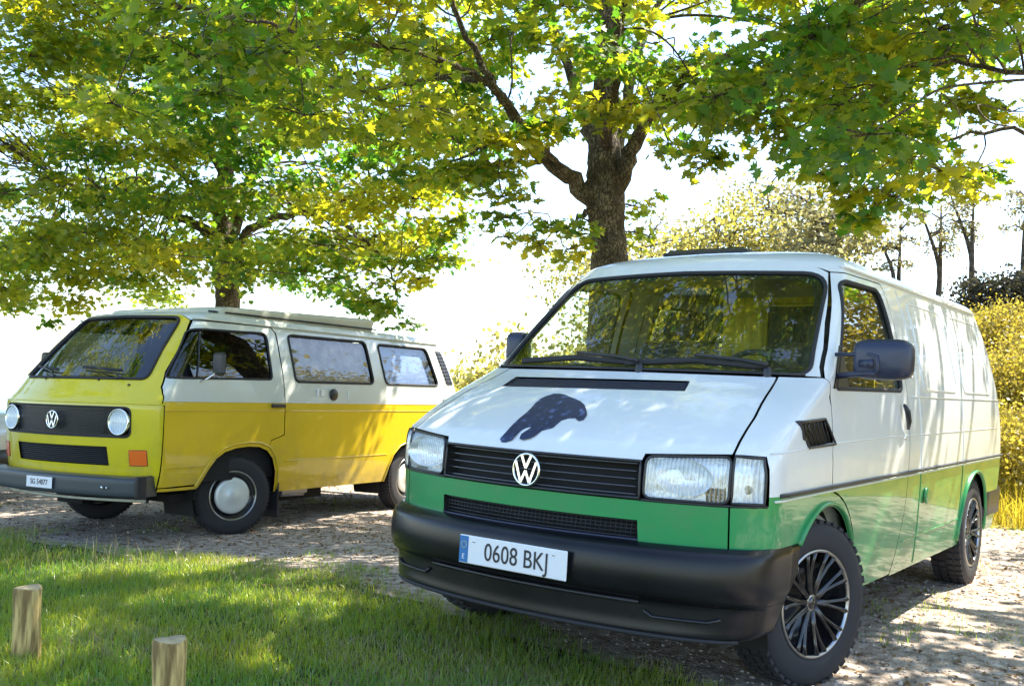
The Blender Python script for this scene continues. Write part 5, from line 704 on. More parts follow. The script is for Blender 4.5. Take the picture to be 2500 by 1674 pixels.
LIMBS={'main':[[(-4.12,-2.65,2.38,0.185),(-4.09,-2.67,2.72,0.175),(-4.06,-2.69,3.02,0.19),(-4.04,-2.7,3.32,0.17),(-4.01,-2.71,3.75,0.13),(-3.91,-2.65,4.27,0.1),(-3.8,-2.59,4.86,0.08),(-3.68,-2.53,5.65,0.05),(-3.52,-2.52,6.5,0.02)],[(-4.04,-2.72,2.89,0.1),(-3.67,-2.87,3.16,0.078),(-3.33,-2.98,3.35,0.062),(-2.94,-2.98,3.58,0.048),(-2.58,-2.96,3.78,0.036),(-2.16,-2.99,4.16,0.024),(-1.86,-3.04,4.58,0.02)],[(-2.94,-2.98,3.58,0.04),(-2.31,-2.99,3.79,0.032),(-1.62,-3.07,3.82,0.024),(-0.83,-3.31,3.67,0.016),(-0.4,-3.38,3.69,0.012),(-0.05,-3.52,3.7,0.008)],[(-2.58,-2.96,3.78,0.035),(-2.5,-3.56,3.89,0.025),(-2.36,-4.42,3.86,0.018),(-2.07,-5.14,4.01,0.008)],[(-4.1,-2.64,3.07,0.1),(-4.03,-2.37,3.49,0.075),(-3.87,-2.06,3.79,0.055),(-3.73,-1.56,4.0,0.04),(-3.7,-0.91,4.15,0.028),(-3.71,-0.23,4.25,0.012)],[(-4.08,-2.65,3.24,0.09),(-4.37,-2.73,3.75,0.07),(-4.76,-2.82,4.5,0.05),(-5.21,-2.84,5.3,0.035),(-5.69,-2.8,6.31,0.015)],[(-4.03,-2.71,3.4,0.08),(-4.21,-3.1,4.02,0.06),(-4.36,-3.51,4.77,0.045),(-4.53,-3.9,5.67,0.02)],[(-3.33,-2.98,3.35,0.03),(-3.31,-2.93,3.23,0.028),(-3.0,-3.1,3.18,0.022),(-2.85,-3.14,3.14,0.02)],[(-3.95,-2.64,3.51,0.08),(-3.28,-2.18,3.82,0.065),(-2.69,-1.77,4.17,0.05),(-2.11,-1.34,4.69,0.035),(-1.6,-0.98,5.29,0.015)],[(-3.87,-2.06,3.79,0.035),(-4.02,-1.52,3.68,0.025),(-4.25,-1.04,3.79,0.016),(-4.49,-0.72,3.69,0.007)],[(-3.67,-2.87,3.16,0.03),(-3.08,-2.82,3.33,0.025),(-2.69,-3.02,3.27,0.018),(-2.44,-3.35,3.06,0.008)],[(-4.05,-2.7,2.94,0.03),(-3.66,-2.74,2.75,0.02),(-3.38,-2.8,2.58,0.01)]],'left':[[(-4.75,-9.38,2.15,0.175),(-4.71,-9.41,2.59,0.165),(-4.66,-9.43,3.09,0.165),(-4.63,-9.45,3.6,0.13),(-4.63,-9.4,4.23,0.1),(-4.6,-9.23,4.96,0.075),(-4.56,-9.05,5.93,0.05),(-4.46,-8.94,7.13,0.02)],[(-4.62,-9.49,3.03,0.08),(-4.3,-9.57,3.21,0.07),(-3.86,-9.66,3.3,0.05),(-3.32,-9.88,3.52,0.035),(-2.75,-10.3,3.57,0.015)],[(-4.62,-9.47,3.47,0.06),(-4.21,-9.49,3.71,0.05),(-3.9,-9.57,3.97,0.04),(-3.34,-9.79,4.35,0.02),(-2.94,-9.98,4.52,0.01)],[(-4.71,-9.37,3.1,0.09),(-4.88,-9.28,3.63,0.08),(-4.94,-9.15,4.2,0.065),(-4.97,-8.9,4.82,0.045),(-5.09,-8.53,5.56,0.025),(-5.13,-8.26,6.28,0.01)],[(-4.74,-9.34,2.97,0.07),(-4.72,-8.67,3.25,0.055),(-4.88,-7.78,3.39,0.045),(-4.9,-6.73,3.61,0.035),(-4.95,-5.97,3.94,0.02),(-5.05,-5.49,4.07,0.01)],[(-4.88,-7.78,3.39,0.03),(-4.55,-6.57,2.92,0.022),(-4.15,-5.63,2.4,0.014),(-3.82,-5.09,1.96,0.006)],[(-4.69,-9.41,2.84,0.06),(-4.64,-10.14,3.0,0.05),(-4.5,-11.02,2.89,0.03),(-4.06,-11.95,2.74,0.012)],[(-4.61,-9.45,3.85,0.05),(-4.02,-9.2,4.56,0.04),(-3.48,-9.06,4.89,0.03),(-3.0,-9.02,5.04,0.012)]],'right':[[(-2.98,2.4,2.93,0.07),(-2.76,1.77,3.09,0.03),(-2.79,1.16,3.28,0.018),(-3.01,0.46,3.51,0.011),(-3.15,-0.03,3.46,0.008)],[(-4.13,2.43,2.77,0.06),(-3.77,1.45,3.01,0.022),(-3.52,0.79,3.12,0.013),(-3.42,0.31,2.99,0.006)],[(-4.06,2.41,3.94,0.06),(-3.93,1.41,4.26,0.03),(-3.81,0.41,4.26,0.015),(-3.61,-0.37,4.13,0.008)]]}
# ================================================================ terrain
def sstep(x): x=np.clip(x,0,1); return x*x*(3-2*x)
def vnoise(x,y,s,seed=0):
    x=np.asarray(x)/s;y=np.asarray(y)/s; xi=np.floor(x).astype(int);yi=np.floor(y).astype(int);fx=sstep(x-xi);fy=sstep(y-yi)
    def h(a,b): return np.modf(np.sin(a*127.1+b*311.7+seed*74.7)*43758.5453)[0]%1
    return (h(xi,yi)*(1-fx)+h(xi+1,yi)*fx)*(1-fy)+(h(xi,yi+1)*(1-fx)+h(xi+1,yi+1)*fx)*fy
def ground(x,y):
    x=np.asarray(x,float);y=np.asarray(y,float)
    dx,dy=x+1.038,y+5.22; c,s=math.cos(R_(7.75)),math.sin(R_(7.75)); lx=np.clip(c*dx+s*dy,-5,3); ly=np.clip(-s*dx+c*dy,-5,2.5)
    z3=-.1875+.0079*lx+.0220*ly
    wt=sstep((-y-1.3)/2.6); z=z3*wt
    nb=vnoise(x,y,1.3)*.03+vnoise(x,y,.45,3)*.012-.02
    near=np.exp(-((np.minimum(np.abs(x),np.abs(x+2.9)))**2)*3)*np.exp(-((np.abs(y)-.8)**2)*3)+np.exp(-(np.minimum(np.abs(lx),np.abs(lx+2.46))**2)*3)*np.exp(-((np.abs(ly)-.8)**2)*3)*(np.abs(dx)<6)
    z=z+nb*(1-np.clip(near,0,1))
    # bank and ridge behind on the right, valley falling away on the left
    hm=sstep((y+14.5-.25*(x+25))/9)
    r=np.hypot(x,y)
    z=z+hm*(.5*sstep((-x-6.2)/5)+2.5*sstep((-x-9)/13)+vnoise(x,y,3.1,5)*.2*sstep((-x-6)/4))*np.where(x<0,1,0)
    z=z-(1-hm)*.030*np.maximum(0,np.minimum(-x-9,500))*sstep((-y+2)/8)
    z=z-.030*np.maximum(0,np.minimum(-y-13,500))
    return z
def edge_x(y):   # the lawn lies at x greater than this
    return np.interp(y,[-12,-7.3,-6,-4.9,-4.0,-3.0,-2.1,-1.0,-.3,.4,1.0,1.8,3],[1.2,.45,.15,.15,.05,-.10,-.10,.15,.30,.28,.55,1.5,3.0])
def axis(lo,hi,fine,step,grow):
    a=[fine[0]]; 
    while a[-1]<fine[1]: a.append(a[-1]+step)
    s=step
    while a[-1]<hi: s*=grow; a.append(a[-1]+s)
    s=step
    while a[0]>lo: s*=grow; a.insert(0,a[0]-s)
    return np.array(a)
def build_ground():
    xs=axis(-900,700,(-9,4.5),.11,1.10); ys=axis(-900,700,(-10,4.5),.11,1.10)
    X,Y=np.meshgrid(xs,ys,indexing='ij'); Z=ground(X,Y); V=np.stack([X.ravel(),Y.ravel(),Z.ravel()],1); ny=len(ys)
    i,j=np.meshgrid(np.arange(len(xs)-1),np.arange(ny-1),indexing='ij'); a=(i*ny+j).ravel(); F=np.stack([a,a+ny,a+ny+1,a+1],1)
    m=bpy.data.materials.new('ground'); m.use_nodes=True; t=m.node_tree; p=t.nodes['Principled BSDF']; p.inputs['Roughness'].default_value=.95; p.inputs['Specular IOR Level'].default_value=.2
    at=t.nodes.new('ShaderNodeAttribute'); at.attribute_name='tint'; tc=t.nodes.new('ShaderNodeTexCoord')
    def noise(s,d=6): n=t.nodes.new('ShaderNodeTexNoise'); n.inputs['Scale'].default_value=s; n.inputs['Detail'].default_value=d; t.links.new(tc.outputs['Object'],n.inputs[0]); return n.outputs[0]
    def ramp(src,st):
        r=t.nodes.new('ShaderNodeValToRGB'); e=r.color_ramp.elements; e[0].position,e[0].color=st[0][0],(*st[0][1],1); e[1].position,e[1].color=st[-1][0],(*st[-1][1],1)
        for q in st[1:-1]: n=e.new(q[0]); n.color=(*q[1],1)
        t.links.new(src,r.inputs[0]); return r.outputs[0]
    gravel=ramp(noise(14,9),[(.30,(.13,.095,.07)),(.46,(.33,.265,.21)),(.62,(.47,.40,.34)),(.78,(.60,.54,.47))])
    lawn=ramp(noise(5),[(.35,(.030,.050,.010)),(.6,(.055,.085,.018)),(.75,(.11,.10,.04))])
    dry=ramp(noise(.5),[(.35,(.20,.17,.035)),(.6,(.32,.26,.04)),(.75,(.16,.16,.03))])
    s=t.nodes.new('ShaderNodeMath'); s.operation='ADD'; n=t.nodes.new('ShaderNodeMapRange'); n.inputs[1].default_value=.3;n.inputs[2].default_value=.7;n.inputs[3].default_value=-.3;n.inputs[4].default_value=.3; t.links.new(noise(3),n.inputs[0]); t.links.new(at.outputs['Fac'],s.inputs[0]); t.links.new(n.outputs[0],s.inputs[1])
    def sm(lo,hi): q=t.nodes.new('ShaderNodeMapRange'); q.inputs[1].default_value=lo; q.inputs[2].default_value=hi; t.links.new(s.outputs[0],q.inputs[0]); return q.outputs[0]
    def mx(f,a,b): x=t.nodes.new('ShaderNodeMix'); x.data_type='RGBA'; t.links.new(f,x.inputs[0]); t.links.new(a,x.inputs[6]); t.links.new(b,x.inputs[7]); return x.outputs[2]
    valley=ramp(noise(.02),[(.4,(.16,.22,.24)),(.6,(.24,.30,.32))]); t.links.new(mx(sm(2.9,3.1),mx(sm(1.4,1.6),mx(sm(.4,.6),gravel,lawn),dry),valley),p.inputs['Base Color'])  # far valley ground tinted blue-grey to imitate distance haze
    b=t.nodes.new('ShaderNodeBump'); b.inputs['Strength'].default_value=.9; b.inputs['Distance'].default_value=.02; t.links.new(noise(45,8),b.inputs['Height']); t.links.new(b.outputs[0],p.inputs['Normal'])
    x,y=V[:,0],V[:,1]
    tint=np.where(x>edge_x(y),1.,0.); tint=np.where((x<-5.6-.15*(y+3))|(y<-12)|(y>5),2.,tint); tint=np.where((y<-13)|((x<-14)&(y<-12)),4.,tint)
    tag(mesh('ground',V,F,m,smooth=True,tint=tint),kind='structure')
# ================================================================ grass and litter
def frames(n,tilt,az=None):
    az=rng.uniform(0,2*np.pi,n) if az is None else az; return az,rng.normal(0,tilt,n)
def blades(name,x,y,h,wd,lean,m,tint,label=None,cat=None,curl=.5):
    n=len(x); z=ground(x,y)-.004; az=rng.uniform(0,2*np.pi,n); la=rng.uniform(0,2*np.pi,n); L=np.abs(rng.normal(0,lean,n))
    bx,by=np.cos(az)*wd/2,np.sin(az)*wd/2; ox,oy=np.cos(la)*L,np.sin(la)*L
    V=np.zeros((n,5,3)); mz=h*.55
    V[:,0]=np.stack([x-bx,y-by,z],1); V[:,1]=np.stack([x+bx,y+by,z],1)
    mx_,my_=x+ox*h*.35,y+oy*h*.35
    V[:,2]=np.stack([mx_-bx*.8,my_-by*.8,z+mz],1); V[:,3]=np.stack([mx_+bx*.8,my_+by*.8,z+mz],1)
    V[:,4]=np.stack([x+ox*h,y+oy*h,z+h*(1-curl*np.minimum(L,1.2)*.5)],1)
    b=(np.arange(n)*5)[:,None]; F=np.concatenate([b+np.array([0,1,3]),b+np.array([0,3,2]),b+np.array([2,3,4])])
    o=mesh(name,V.reshape(-1,3),F,m,tint=np.repeat(tint,5)); return tag(o,label,cat,kind='stuff')
def inview(x,y,z,mg=.06):
    q=np.stack([x-CP.x,y-CP.y,z-CP.z],1); d=q@np.array(fw); u=.5+(q@np.array(rr))/d*2375.4/2500; v=.5+(q@np.array(dd))/d*2375.4/1674
    return (d>.3)&(u>-mg)&(u<1+mg)&(v>-mg)&(v<1+mg*1.6)
def build_grass():
    mg=leafmat('lawn blades',(.20,.27,.030),(.70,.70,.045),.45,.45,.05,(.045,.195,.030),(.22,.52,.035)); md=leafmat('dry blades',(.46,.40,.20),(.42,.34,.14),.5,.35,.03)
    # lawn near the camera, thinning at its edge
    N=330000; d=2.2+rng.random(N)**1.25*7.0; a=R_(-143.4)+rng.uniform(-.56,.56,N); x=CP.x+np.cos(a)*d; y=CP.y+np.sin(a)*d
    e=edge_x(y)-.25+(vnoise(x,y,.5,9)-.5)*.7+(vnoise(x,y,.17,19)-.5)*.35; dist=x-e; k=(dist>0)&(rng.random(N)<np.clip(dist*1.5+.06,0,1))&inview(x,y,ground(x,y)); k&=(vnoise(x,y,.22,4)>.22)|(rng.random(N)<.5)
    x,y,dist=x[k],y[k],dist[k]; n=len(x); t=np.clip(vnoise(x,y,.35,2)*.7+rng.random(n)*.5,0,1)
    h=rng.uniform(.025,.072,n)*(.7+.6*vnoise(x,y,.6,6)); dry=rng.random(n)<.14+.45*np.exp(-dist*2.2)+.25*(vnoise(x,y,.8,21)>.72)
    blades('lawn',x[~dry],y[~dry],h[~dry],rng.uniform(.003,.0055,(~dry).sum()),.55,mg,t[~dry]); blades('dry_grass',x[dry],y[dry],h[dry]*.9,rng.uniform(.0025,.004,dry.sum()),.8,md,t[dry])
    # sparse tufts on the gravel
    N=60000; x=rng.uniform(-7,1.5,N); y=rng.uniform(-9,2.5,N); k=(vnoise(x,y,.7,31)>.62)&(vnoise(x,y,.18,8)>.5)&(x<edge_x(y)+.3)&inview(x,y,ground(x,y)); x,y=x[k],y[k]; n=len(x)
    blades('gravel_grass',x,y,rng.uniform(.02,.06,n),rng.uniform(.003,.005,n),.7,mg,rng.random(n))
    # tall dry stems in front of the yellow van
    N=90; x=rng.uniform(.1,1.1,N); y=rng.uniform(-5.4,-3.0,N); blades('grass_stems',x,y,rng.uniform(.12,.30,N),np.full(N,.004),.35,md,rng.random(N))
    # tall yellow meadow on the sunlit bank behind on the right
    mm=leafmat('meadow blades',(.42,.34,.04),(.75,.60,.05),.55,.5,.03)
    N=150000; x=-5.3-rng.random(N)**1.6*22; y=rng.uniform(-12,9,N); k=(x<-5.55-.15*(y+3)+(vnoise(x,y,.6,2)-.5)*.5)&((y>-9))&(inview(x,y,ground(x,y),.1)|((y>0)&(rng.random(N)<.5))); x,y=x[k],y[k]; n=len(x); far=np.clip((-x-5)/16,0,1)
    blades('meadow',x,y,rng.uniform(.12,.34,n)*(1+.7*far),rng.uniform(.006,.011,n)*(1+2.2*far),.5,mm,rng.random(n))
    # verge beyond on the right of the lane, seen mirrored in the van's flank
    N=30000; x=rng.uniform(-14,-1,N); y=rng.uniform(4.2,10,N); blades('verge',x,y,rng.uniform(.15,.4,N),rng.uniform(.01,.02,N),.5,mm,rng.random(N))
def build_litter():
    mst=leafmat('stones',(.56,.49,.42),(.1,.1,.1),.35,.0,.02); ml=leafmat('fallen leaves',(.30,.19,.09),(.40,.22,.06),.35,.3,.03)
    N=60000; x=rng.uniform(-9,2.2,N); y=rng.uniform(-9.5,3,N); k=(x<edge_x(y)+.25)&(x>-6.2)&inview(x,y,ground(x,y)); d=np.hypot(x-CP.x,y-CP.y); k&=rng.random(N)<np.clip(1.3-(d-3)/9,.15,1); x,y=x[k],y[k]; n=len(x)
    r=rng.gamma(2.,.0022,n)+.0025; T=np.array([(1,0,0),(-1,0,0),(0,1,0),(0,-1,0),(0,0,1),(0,0,-1)],float); f=np.array([(0,2,4),(2,1,4),(1,3,4),(3,0,4),(2,0,5),(1,2,5),(3,1,5),(0,3,5)])
    az=rng.uniform(0,6.28,n); S_=rng.uniform(.6,1.3,(n,3))*np.array([1,1,.6]); V=T[None]*S_[:,None,:]*r[:,None,None]; c,s=np.cos(az)[:,None],np.sin(az)[:,None]
    V=np.stack([V[:,:,0]*c-V[:,:,1]*s,V[:,:,0]*s+V[:,:,1]*c,V[:,:,2]],2)+np.stack([x,y,ground(x,y)+r*.2],1)[:,None]; F=(np.arange(n)*6)[:,None,None]+f[None]
    tag(mesh('gravel',V.reshape(-1,3),F.reshape(-1,3),mst,tint=np.repeat(rng.random(n),6)),kind='stuff')
    N=26000; x=rng.uniform(-8,2.5,N); y=rng.uniform(-9.5,3,N); k=((x<edge_x(y)+.5)|(rng.random(N)<.12))&inview(x,y,ground(x,y))&(vnoise(x,y,.6,77)>.35); x,y=x[k],y[k]; n=len(x)
    V,F,t=leafcloud(np.stack([x,y,ground(x,y)+.008],1),rng.uniform(.012,.035,n),rng.uniform(0,6.28,n),rng.normal(0,.25,n),rng.normal(0,.5,n),LEAF_S); tag(mesh('leaf_litter',V,F,ml,tint=t),kind='stuff')
# ================================================================ leaves and trees
def maple(detail=True):
    P=[(0,0)]+([(.16,.02),(.46,-.06),(.30,.22),(.74,.30),(.36,.46),(.46,.66),(.20,.66),(0,1.08),(-.20,.66),(-.46,.66),(-.36,.46),(-.74,.30),(-.30,.22),(-.46,-.06),(-.16,.02)] if detail else [(.5,.12),(.30,.40),(.12,.62),(0,1.),(-.12,.62),(-.30,.40),(-.5,.12)])
    V=[(0,.30,.0)]+[(x,y,-.16*abs(x)-.10*(y-.4)**2) for x,y in P]; n=len(P)
    return np.array(V),np.array([(0,1+i,1+(i+1)%n) for i in range(n)])
LEAF=maple(True); LEAF_M=maple(False)
LEAF_S=(np.array([(-.4,.3,0),(0,0,0),(.4,.35,.05),(0,1,.08)]),np.array([(0,1,2),(0,2,3)]))
def leafcloud(P,size,az,pitch,roll,L):
    """Leaves at P whose tip points along (az, pitch), rolled about that axis."""
    V,F=L; n=len(P); fz=rng.uniform(-.6,2.6,n)[:,None,None] if len(V)>6 else 1.; t=np.stack([np.cos(az)*np.cos(pitch),np.sin(az)*np.cos(pitch),np.sin(pitch)],1)
    s=np.stack([-np.sin(az),np.cos(az),np.zeros(n)],1); u=np.cross(s,t)*-1; u=np.cross(t,s)*-1
    c,q=np.cos(roll)[:,None],np.sin(roll)[:,None]; s2=s*c+u*q; u2=-s*q+u*c
    W=P[:,None]+size[:,None,None]*(V[None,:,0,None]*s2[:,None]+V[None,:,1,None]*t[:,None]+V[None,:,2,None]*u2[:,None]*fz)
    k=len(V); FF=(np.arange(n)*k)[:,None,None]+F[None]
    return W.reshape(-1,3),FF.reshape(-1,3),np.repeat(rng.random(n),k)
def bark(): 
    m=mat('bark',(.13,.10,.07),.95,noise=(7,(.36,.29,.21),.13)); t=m.node_tree; p=t.nodes['Principled BSDF']; tc=t.nodes.new('ShaderNodeTexCoord'); mp=t.nodes.new('ShaderNodeMapping'); mp.inputs['Scale'].default_value=(30,30,6); nz=t.nodes.new('ShaderNodeTexNoise'); nz.inputs['Scale'].default_value=9; nz.inputs['Detail'].default_value=6; t.links.new(tc.outputs['Object'],nz.inputs[0]); vm=t.nodes.new('ShaderNodeVectorMath'); vm.operation='MULTIPLY_ADD'; vm.inputs[1].default_value=(.16,.16,.5); t.links.new(nz.outputs['Color'],vm.inputs[0]); t.links.new(tc.outputs['Object'],vm.inputs[2]); t.links.new(vm.outputs[0],mp.inputs[0])
    v=t.nodes.new('ShaderNodeTexVoronoi'); v.feature='DISTANCE_TO_EDGE'; v.inputs['Scale'].default_value=1.2; t.links.new(mp.outputs[0],v.inputs['Vector']); b=t.nodes.new('ShaderNodeBump'); b.inputs['Strength'].default_value=1; b.inputs['Distance'].default_value=.04; src=p.inputs['Base Color'].links[0].from_socket; cr=t.nodes.new('ShaderNodeMapRange'); cr.inputs[1].default_value=.02; cr.inputs[2].default_value=.22; t.links.new(v.outputs[0],cr.inputs[0]); xm=t.nodes.new('ShaderNodeMix'); xm.data_type='RGBA'; xm.inputs[6].default_value=(.045,.033,.022,1); t.links.new(cr.outputs[0],xm.inputs[0]); t.links.new(src,xm.inputs[7]); t.links.new(xm.outputs[2],p.inputs['Base Color']); t.links.new(v.outputs[0],b.inputs['Height']); t.links.new(b.outputs[0],p.inputs['Normal'])
    return m
def smoothpath(P,k=5):
    P=np.array(P,float); n=len(P); s=np.linspace(0,n-1,(n-1)*k+1); return np.stack([pchip(np.arange(n),P[:,i],s) for i in range(P.shape[1])],1)
def build_maple(key,label,base,per_leaf,size,n_ind,mleaf,mbark):
    tr=empty('maple_tree',None,(0,0,0)); tag(tr,label,'tree','maple trees in a row')
    limbs=LIMBS[key]
    if key=='right':
        b=np.array([base[0],base[1],float(ground(*base))]); limbs=[[tuple(b+np.array([0,0,2.2]))+(.19,),tuple(b+np.array([.1,0,4]))+(.12,),tuple(b+np.array([0,.1,6.5]))+(.04,)]]
        for k in range(7): a=k*.9+.4; r=rng.uniform(2.4,3.6); limbs.append([tuple(b+np.array([0,0,2.3+.2*k]))+(.07,),tuple(b+np.array([math.cos(a)*r*.5,math.sin(a)*r*.5,3.2+.3*k]))+(.05,),tuple(b+np.array([math.cos(a)*r,math.sin(a)*r,3.4+.5*k]))+(.015,)])
        limbs=limbs+LIMBS[key]
    nodes=[]
    for i,L in enumerate(limbs):
        L=[list(q) for q in L]
        if i==0:
            f=L[0]; gz=float(ground(base[0],base[1])); L=[[base[0],base[1],gz-.1,f[3]*1.55],[base[0]+(f[0]-base[0])*.1,base[1]+(f[1]-base[1])*.1,gz+.15,f[3]*1.25],[(base[0]+f[0])/2,(base[1]+f[1])/2,(gz+f[2])/2,f[3]*1.05]]+L
        S=smoothpath(L,6 if i else 8); P=S[:,:3].copy()
        if i: P[1:-1]+=rng.normal(0,.018,(len(P)-2,3))
        r=S[:,3]; b=MB(); nn=24 if i==0 else 10
        b.tube([tuple(p) for p in P],list(r*(1+.05*rng.normal(0,.5,len(r)))) if i==0 else list(r),nn)
        if i==0:   # uneven trunk surface
            b.V=[(v[0]+.006*math.sin(v[2]*9+v[0]*40)+.007*math.sin(v[1]*75+v[2]*3),v[1]+.006*math.sin(v[2]*7+v[1]*65),v[2]) for v in b.V]
        b.build('trunk' if i==0 else 'limb',mbark,tr)
        if i: nodes+= [(p,rr_) for p,rr_ in zip(P[len(P)//3:],r[len(P)//3:])]
        else: nodes+= [(p,rr_) for p,rr_ in zip(P[-18:],r[-18:])]
    NP=np.array([n_[0] for n_ in nodes]); NR=np.array([n_[1] for n_ in nodes])
    tw=MB(); allT=[]; allP=[];allS=[];allA=[];allPi=[]
    for (x,y,z,r) in SPRAYS[key]:
        c=np.array([x,y,z]); dd_=np.linalg.norm(NP-c,axis=1)+np.maximum(0,NP[:,2]-z)*.5; i=int(np.argmin(dd_)); a=NP[i]; L0=np.linalg.norm(c-a); mid=(a+c)/2+np.array([0,0,.14*L0])+rng.normal(0,.09,3)*min(L0,2)
        q=smoothpath([list(a),list((a*2+mid*1.2)/3.2+rng.normal(0,.04,3)*min(L0,2)),list(mid),list((mid+c)/2+rng.normal(0,.05,3)*min(L0,2)),list(c)],3); L=np.linalg.norm(c-a); r0=min(NR[i]*.5,.006+.005*L); tw.tube([tuple(p) for p in q],list(np.linspace(r0,.006,len(q))),5)
        out=c-a; oa=math.atan2(out[1],out[0])
        ends=[]
        for k in range(8):
            an=oa+rng.uniform(-2.4,2.4); l=r*rng.uniform(.55,1.05); e=c+np.array([math.cos(an)*l,math.sin(an)*l,rng.uniform(-.38,.28)*r]); m_=(c+e)/2+np.array([0,0,.08*r]); tw.tube([tuple(c),tuple(m_),tuple(e)],[.006,.004,.002],4); ends+=[(c,e,an)]
        n=int(per_leaf*(r/.5)**2*rng.uniform(.75,1.2))
        k=rng.integers(0,8,n); s=rng.uniform(.15,1.12,n); C=np.array([ends[j][0] for j in k]);E=np.array([ends[j][1] for j in k]); an=np.array([ends[j][2] for j in k])
        P=C+(E-C)*s[:,None]+rng.normal(0,1,(n,3))*np.array([.16,.16,.11])*r
        allP.append(P); allT.append(np.clip(rng.normal(.5,.28)+rng.normal(0,.22,n),0,1)); allS.append(rng.uniform(.6,1.15,n)*size*.62); allA.append(an+rng.normal(0,.9,n)); allPi.append(rng.normal(-.55,.38,n))  # whole sprays tinted golden or dark green to imitate sunlit and shaded clumps
    tw.build('twigs',mbark,tr,kind='stuff')
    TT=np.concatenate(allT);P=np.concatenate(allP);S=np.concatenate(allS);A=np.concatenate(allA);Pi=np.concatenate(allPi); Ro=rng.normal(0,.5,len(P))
    z=P[:,2]; vis=inview(P[:,0],P[:,1],P[:,2],.0); d=(P-np.array(CP))@np.array(fw)
    clear=d>3.6   # nothing hangs right in front of the lens
    score=np.where(vis&clear,S/np.maximum(d,.1),0); order=np.argsort(-score); ind=order[:n_ind]; ind=ind[score[ind]>0]
    keep=np.ones(len(P),bool); keep[ind]=False; keep&=clear|(d<-.2)|(z>5)
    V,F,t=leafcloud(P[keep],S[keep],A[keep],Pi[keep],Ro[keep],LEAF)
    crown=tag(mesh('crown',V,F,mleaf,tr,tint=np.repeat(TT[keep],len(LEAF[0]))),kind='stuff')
    vs=[]
    for q in range(4):
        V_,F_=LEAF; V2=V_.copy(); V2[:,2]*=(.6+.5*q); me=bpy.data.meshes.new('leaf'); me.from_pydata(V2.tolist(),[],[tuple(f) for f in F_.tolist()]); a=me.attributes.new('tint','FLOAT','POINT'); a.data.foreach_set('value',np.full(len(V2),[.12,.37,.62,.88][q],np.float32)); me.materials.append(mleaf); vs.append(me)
    for j,i in enumerate(ind):
        o=bpy.data.objects.new('leaf',vs[int(min(3,TT[i]*4))]); COL.objects.link(o); o.parent=tr
        az,pt,ro=A[i],Pi[i],Ro[i]; T=np.array([math.cos(az)*math.cos(pt),math.sin(az)*math.cos(pt),math.sin(pt)]); s=np.array([-math.sin(az),math.cos(az),0]); u=-np.cross(T,s); s2=s*math.cos(ro)+u*math.sin(ro); u2=-s*math.sin(ro)+u*math.cos(ro)
        k=float(S[i]); M=Matrix([[*(s2[r]*k,T[r]*k,u2[r]*k),P[i][r]] for r in range(3)]+[[0,0,0,1]]); o.matrix_local=M
    return tr
def small_tree(name,label,x,y,h,lean,crown,mleaf,mb,group,ls=.10,n=900,stems=1,cat='tree',z0=None,low=.5):
    tr=empty(name,None,(0,0,0)); tag(tr,label,cat,group); g=float(ground(x,y)) if z0 is None else z0; b=MB(); tops=[]
    for s in range(stems):
        a=rng.uniform(0,6.28); l=lean+rng.normal(0,.06); top=np.array([x+l*h+s*.35*rng.uniform(.5,1.2),y+l*h*.6-s*.5,g+h]); P=smoothpath([[x+s*.25,y-s*.12,g-.2,.05+h*.012],[x+s*.1+.3*l*h+rng.normal(0,.12),y+.2*l*h,g+h*.45,.04+h*.008],[*top,.02]],5)
        b.tube([tuple(p[:3]) for p in P],list(P[:,3]),7); tops.append((P,top))
    pts=[]
    ncl=max(4,int(n/70))
    for k in range(ncl):
        P,top=tops[k%stems]; f=rng.uniform(low,1.02); i=min(int(f*(len(P)-1)),len(P)-1); c=P[i,:3]+np.clip(rng.normal(0,1,3),-1.35,1.35)*np.array([crown*.5,crown*.5,crown*.2]); b.tube([tuple(P[i,:3]),tuple((P[i,:3]+c)/2+np.array([0,0,.1])),tuple(c)],[.03,.018,.008],5)
        m=70; pts.append(c+rng.normal(0,1,(m,3))*np.array([.32,.32,.2])*crown*.55)
    b.build('trunk',mb,tr); P=np.concatenate(pts); k=len(P)
    V,F,t=leafcloud(P,rng.uniform(.6,1.2,k)*ls,rng.uniform(0,6.28,k),rng.normal(-.3,.6,k),rng.normal(0,.9,k),LEAF_S); tag(mesh('crown',V,F,mleaf,tr,tint=t),kind='stuff'); return tr
def bush(label,x,y,rx,ry,h,mleaf,mb,group,ls=.07,n=4000,cat='shrub',z0=None):
    tr=empty('shrub'); tag(tr,label,cat,group); g=float(ground(x,y)) if z0 is None else z0; b=MB(); pts=[]
    for k in range(max(7,n//260)):
        a=rng.uniform(0,6.28); q=rng.random()**.5; c=np.array([x+math.cos(a)*rx*q,y+math.sin(a)*ry*q,g+h*rng.uniform(.15,1.0)*(1-.45*q*q)]); b.tube([(x+rng.normal(0,.1)*rx,y+rng.normal(0,.1)*ry,g-.1),tuple((c+np.array([x,y,g]))/2+rng.normal(0,.06,3)),tuple(c)],[.03,.018,.005],4); pts.append(c+rng.normal(0,1,(260,3))*np.array([rx*.22,ry*.22,h*.15]))
    P=np.concatenate(pts); P=P[P[:,2]>g]; k=len(P); b.build('stems',mb,tr)
    V,F,t=leafcloud(P,rng.uniform(.6,1.3,k)*ls,rng.uniform(0,6.28,k),rng.normal(-.1,.7,k),rng.normal(0,.9,k),LEAF_S); tag(mesh('foliage',V,F,mleaf,tr,tint=t),kind='stuff'); return tr
